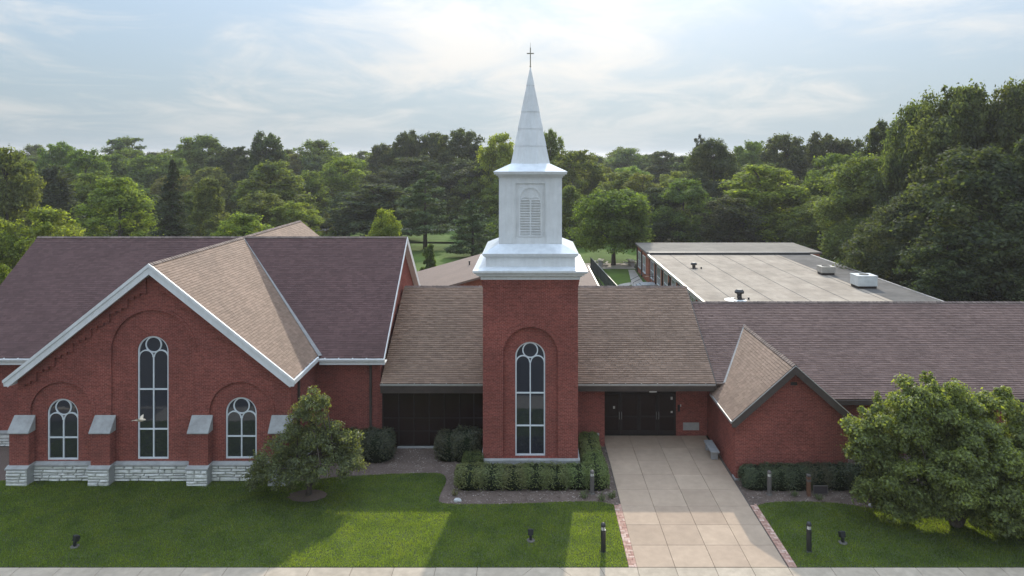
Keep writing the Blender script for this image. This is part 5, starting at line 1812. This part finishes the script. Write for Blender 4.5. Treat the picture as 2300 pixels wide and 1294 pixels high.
def tuft(x, y, h, n, label, tint, seed):
    r = np.random.default_rng(seed)
    a = r.uniform(0, 6.28, n)
    L_ = r.uniform(0.3, 1.0, n) * h
    V = np.zeros((n * 2, 4, 3))
    w = 0.012
    for i in range(n):
        ex = np.array([math.cos(a[i]), math.sin(a[i]), 0])
        sd = np.array([-ex[1], ex[0], 0]) * w
        b = np.array([r.normal() * 0.06, r.normal() * 0.06, 0.0])
        m_ = b + ex * L_[i] * 0.45 + np.array([0, 0, L_[i] * 0.85])
        e = b + ex * L_[i] * 1.0 + np.array([0, 0, L_[i] * r.uniform(0.3, 0.9)])
        V[2 * i] = [b - sd, b + sd, m_ + sd, m_ - sd]
        V[2 * i + 1] = [m_ - sd, m_ + sd, e + sd * 0.2, e - sd * 0.2]
    o = mk_obj('daylily_clump', raw_mesh('daylily_clump', V.reshape(-1, 3), 4), M['tuft'])
    o.location = (x, y, 0.0)
    o.color = (*tint, 1)
    tag(o, label, 'plant', 'strappy plants in the beds')


TU = (0.115, 0.135, 0.065)
for i, (px_, py_, h, lab) in enumerate(((1312, 1118, 0.32, 'strappy leaved clump left of the grey bollard'), (1352, 1124, 0.34, 'strappy pale clump between the grey bollard and the brick edging'), (1374, 1118, 0.34, 'strappy clump at the head of the brick edging beside the walk'),
                                    (1022, 1112, 0.30, 'withered strappy clump beside the white rock'), (1785, 1114, 0.26, 'strappy clump beside the brown post'), (1838, 1122, 0.26, 'strappy clump in front of the small framed sign'), (1935, 1112, 0.3, 'strappy clump at the end of the gable hedge'))):
    X_, Y_ = g(px_, py_)
    tuft(X_, Y_, h, 46, lab, TU if i != 3 else (0.17, 0.15, 0.08), i)

# ------------------------------------------------------------------ small things on the lawns
def bollard(px_, py_, h, label, mat, rad=0.095):
    X_, Y_ = g(px_, py_)
    o = thing('bollard_light', label, 'bollard', (X_, Y_, 0.0))
    MB().lathe([(rad * 1.35, 0), (rad * 1.35, 0.03), (rad, 0.05), (rad, h * 0.76)], n=18).build('post', mat, o, local=True, smooth=False)
    MB().lathe([(rad * 0.80, h * 0.76), (rad * 0.80, h * 0.875)], n=18).build('lens', M['lens'], o, local=True)
    hd_ = MB().lathe([(rad, h * 0.875), (rad * 1.02, h * 0.90), (rad * 0.95, h * 0.945), (rad * 0.68, h * 0.985), (rad * 0.1, h)], n=18)
    hd_.build('cap', mat, o, local=True, smooth=True)
    for k in range(3):
        a = 0.6 + k * 2.094
        MB().tube([(rad * 0.92 * math.cos(a), rad * 0.92 * math.sin(a), h * 0.755), (rad * 0.92 * math.cos(a), rad * 0.92 * math.sin(a), h * 0.88)], 0.009, 6).build('strut', mat, o, local=True)
    return o


bollard(1355, 1241, 1.16, 'black dome topped bollard light on the sunlit lawn by the walk', M['bollard'])
bollard(1817, 1239, 1.16, 'black dome topped bollard light on the shaded lawn past the walk', M['bollard'])
bollard(1330, 1109, 1.08, 'grey bollard light in front of the tower hedge', M['bollard_grey'])
bollard(1728, 1111, 1.10, 'grey bollard light in front of the small gable hedge', M['bollard_grey'])
X_, Y_ = g(1816, 1114)
o = thing('hose_post', 'brown wooden post standing before the small gable hedge', 'post', (X_, Y_, 0))
MB().box(-0.075, 0.075, -0.075, 0.075, 0, 0.66).build('post', M['postwood'], o, local=True, bevel=0.008)
for k in range(3):
    MB().box(-0.09 + 0.004 * k, 0.09 - 0.004 * k, -0.09, 0.09, 0.665 + k * 0.11, 0.665 + k * 0.11 + 0.085).build('cap_block', M['bollard_grey'] if k % 2 == 0 else M['postwood'], o, local=True, bevel=0.006)


def spotlight(px_, py_, label, rz):
    X_, Y_ = g(px_, py_)
    o = thing('flood_light', label, 'spotlight', (X_, Y_, 0.02), 'ground floodlights on the lawn', rz)
    MB().lathe([(0.17, 0), (0.17, 0.03), (0.14, 0.045)], n=16).build('base_ring', M['bollard_grey'], o, local=True)
    MB().box(-0.05, 0.05, -0.05, 0.05, 0.05, 0.24).build('stem', M['black'], o, local=True, bevel=0.01)
    hd_ = MB().prism([(-0.11, -0.05, 0.24), (-0.11, 0.10, 0.20), (-0.11, 0.16, 0.40), (-0.11, -0.01, 0.46)], (0.22, 0, 0))
    hd_ = hd_.build('lamp_head', M['black'], o, local=True, bevel=0.012)
    MB().prism([(-0.09, 0.125, 0.235), (-0.09, 0.165, 0.385), (-0.09, 0.17, 0.383), (-0.09, 0.13, 0.233)], (0.18, 0, 0)).build('lens', M['glass'], hd_, local=True)
    return o


spotlight(1192, 1216, 'black ground floodlight on the lawn below the tower', 0.0)
spotlight(1893, 1221, 'black ground floodlight on the lawn beside the shrub tree', 0.2)
spotlight(168, 1230, 'black ground floodlight on the lawn before the sanctuary windows', -0.5)
X_, Y_ = g(1843, 1113)
o = thing('garden_sign', 'small framed dark sign standing in the bed by the gable', 'sign', (X_, Y_, 0))
MB().box(-0.30, 0.30, -0.012, 0.012, 0.09, 0.42).build('panel', M['signface'], o, local=True)
fr = MB().box(-0.33, 0.33, -0.02, 0.02, 0.42, 0.45).box(-0.33, 0.33, -0.02, 0.02, 0.06, 0.09).box(-0.33, -0.30, -0.02, 0.02, 0.09, 0.42).box(0.30, 0.33, -0.02, 0.02, 0.09, 0.42)
fr.build('frame', M['bollard_grey'], o, local=True)
for s in (-1, 1):
    MB().box(s * 0.25 - 0.012, s * 0.25 + 0.012, -0.008, 0.008, -0.02, 0.06).build('leg', M['bollard_grey'], o, local=True)
o = thing('stone_bench', 'grey concrete bench against the small gable side wall', 'bench', (9.32, 35.15, 0.035))
MB().box(-0.22, 0.22, -0.72, 0.72, 0.37, 0.46).build('seat', M['benchstone'], o, local=True, bevel=0.015)
for s in (-1, 1):
    MB().box(-0.17, 0.17, s * 0.52 - 0.07, s * 0.52 + 0.07, 0.0, 0.37).build('leg', M['benchstone'], o, local=True, bevel=0.015)


def rock(px_, py_, sx, label, seed):
    X_, Y_ = g(px_, py_)
    bm = bmesh.new()
    bmesh.ops.create_icosphere(bm, subdivisions=2, radius=1)
    r = random.Random(seed)
    for v in bm.verts:
        k = 1 + r.uniform(-0.16, 0.16)
        v.co = Vector((v.co.x * sx * k, v.co.y * sx * 0.7 * k, v.co.z * sx * 0.5 * k + sx * 0.2))
    me = bpy.data.meshes.new('rock')
    bm.to_mesh(me)
    bm.free()
    o = mk_obj('rock', me, M['rock'])
    o.location = (X_, Y_, 0)
    tag(o, label, 'rock')


rock(1027, 1126, 0.18, 'pale rounded rock at the edge of the tower bed', 1)
rock(1958, 1137, 0.16, 'pale rock at the foot of the leafy tree bed', 2)
rock(1968, 1132, 0.09, 'small pale stone next to the rock by the leafy tree', 3)

# small bird crossing in front of the tall sanctuary window
X_ = (315 - CX) * 27.0 / F
bird = thing('bird', 'small pale bird flying in front of the tall sanctuary window', 'bird', (X_, 27.0, CH - (944 - HY) * 27.0 / F))
bd = MB()
bd.tube([(-0.24, 0, -0.01), (-0.14, 0, -0.005), (-0.05, 0, 0.0), (0.05, 0, 0.005), (0.12, 0, 0.012), (0.155, 0, 0.018), (0.185, 0, 0.016), (0.22, 0, 0.008)], [0.016, 0.03, 0.055, 0.06, 0.048, 0.036, 0.030, 0.004], 10)
for s in (-1, 1):
    bd.add([(-0.06, s * 0.03, 0.02), (0.09, s * 0.03, 0.02), (0.04, s * 0.16, 0.10), (-0.02, s * 0.26, 0.15), (-0.09, s * 0.16, 0.09),
            (-0.06, s * 0.03, 0.008), (0.09, s * 0.03, 0.008), (0.04, s * 0.16, 0.092), (-0.02, s * 0.26, 0.146), (-0.09, s * 0.16, 0.082)],
           [(0, 1, 2, 4), (4, 2, 3), (5, 9, 7, 6), (9, 8, 7), (0, 5, 6, 1), (1, 6, 7, 2), (2, 7, 8, 3), (3, 8, 9, 4), (4, 9, 5, 0)])
bd.add([(-0.22, -0.012, -0.01), (-0.22, 0.012, -0.01), (-0.34, 0.05, -0.02), (-0.34, -0.05, -0.02), (-0.22, 0, -0.018), (-0.34, 0, -0.026)], [(0, 1, 2, 3), (0, 3, 5, 4), (1, 4, 5, 2), (2, 5, 3)])
bd.build('body', M['feather'], bird, local=True, smooth=True)

# ------------------------------------------------------------------ thin summer haze
HAZE = 0.00026
if HAZE > 0:
    hm = bpy.data.materials.new('haze_air')
    hm.use_nodes = True
    ht = hm.node_tree
    ht.nodes.remove(ht.nodes['Principled BSDF'])
    pv = ht.nodes.new('ShaderNodeVolumePrincipled')
    pv.inputs['Color'].default_value = (1.0, 0.97, 0.97, 1)
    pv.inputs['Density'].default_value = HAZE
    pv.inputs['Anisotropy'].default_value = 0.2
    ht.links.new(pv.outputs[0], ht.nodes['Material Output'].inputs['Volume'])
    hb = MB().box(-4700, 4700, -600, 7200, -1.2, 27.0).build('haze', hm)
    tag(hb, 'thin pale summer haze over the whole place', 'haze', kind='stuff')
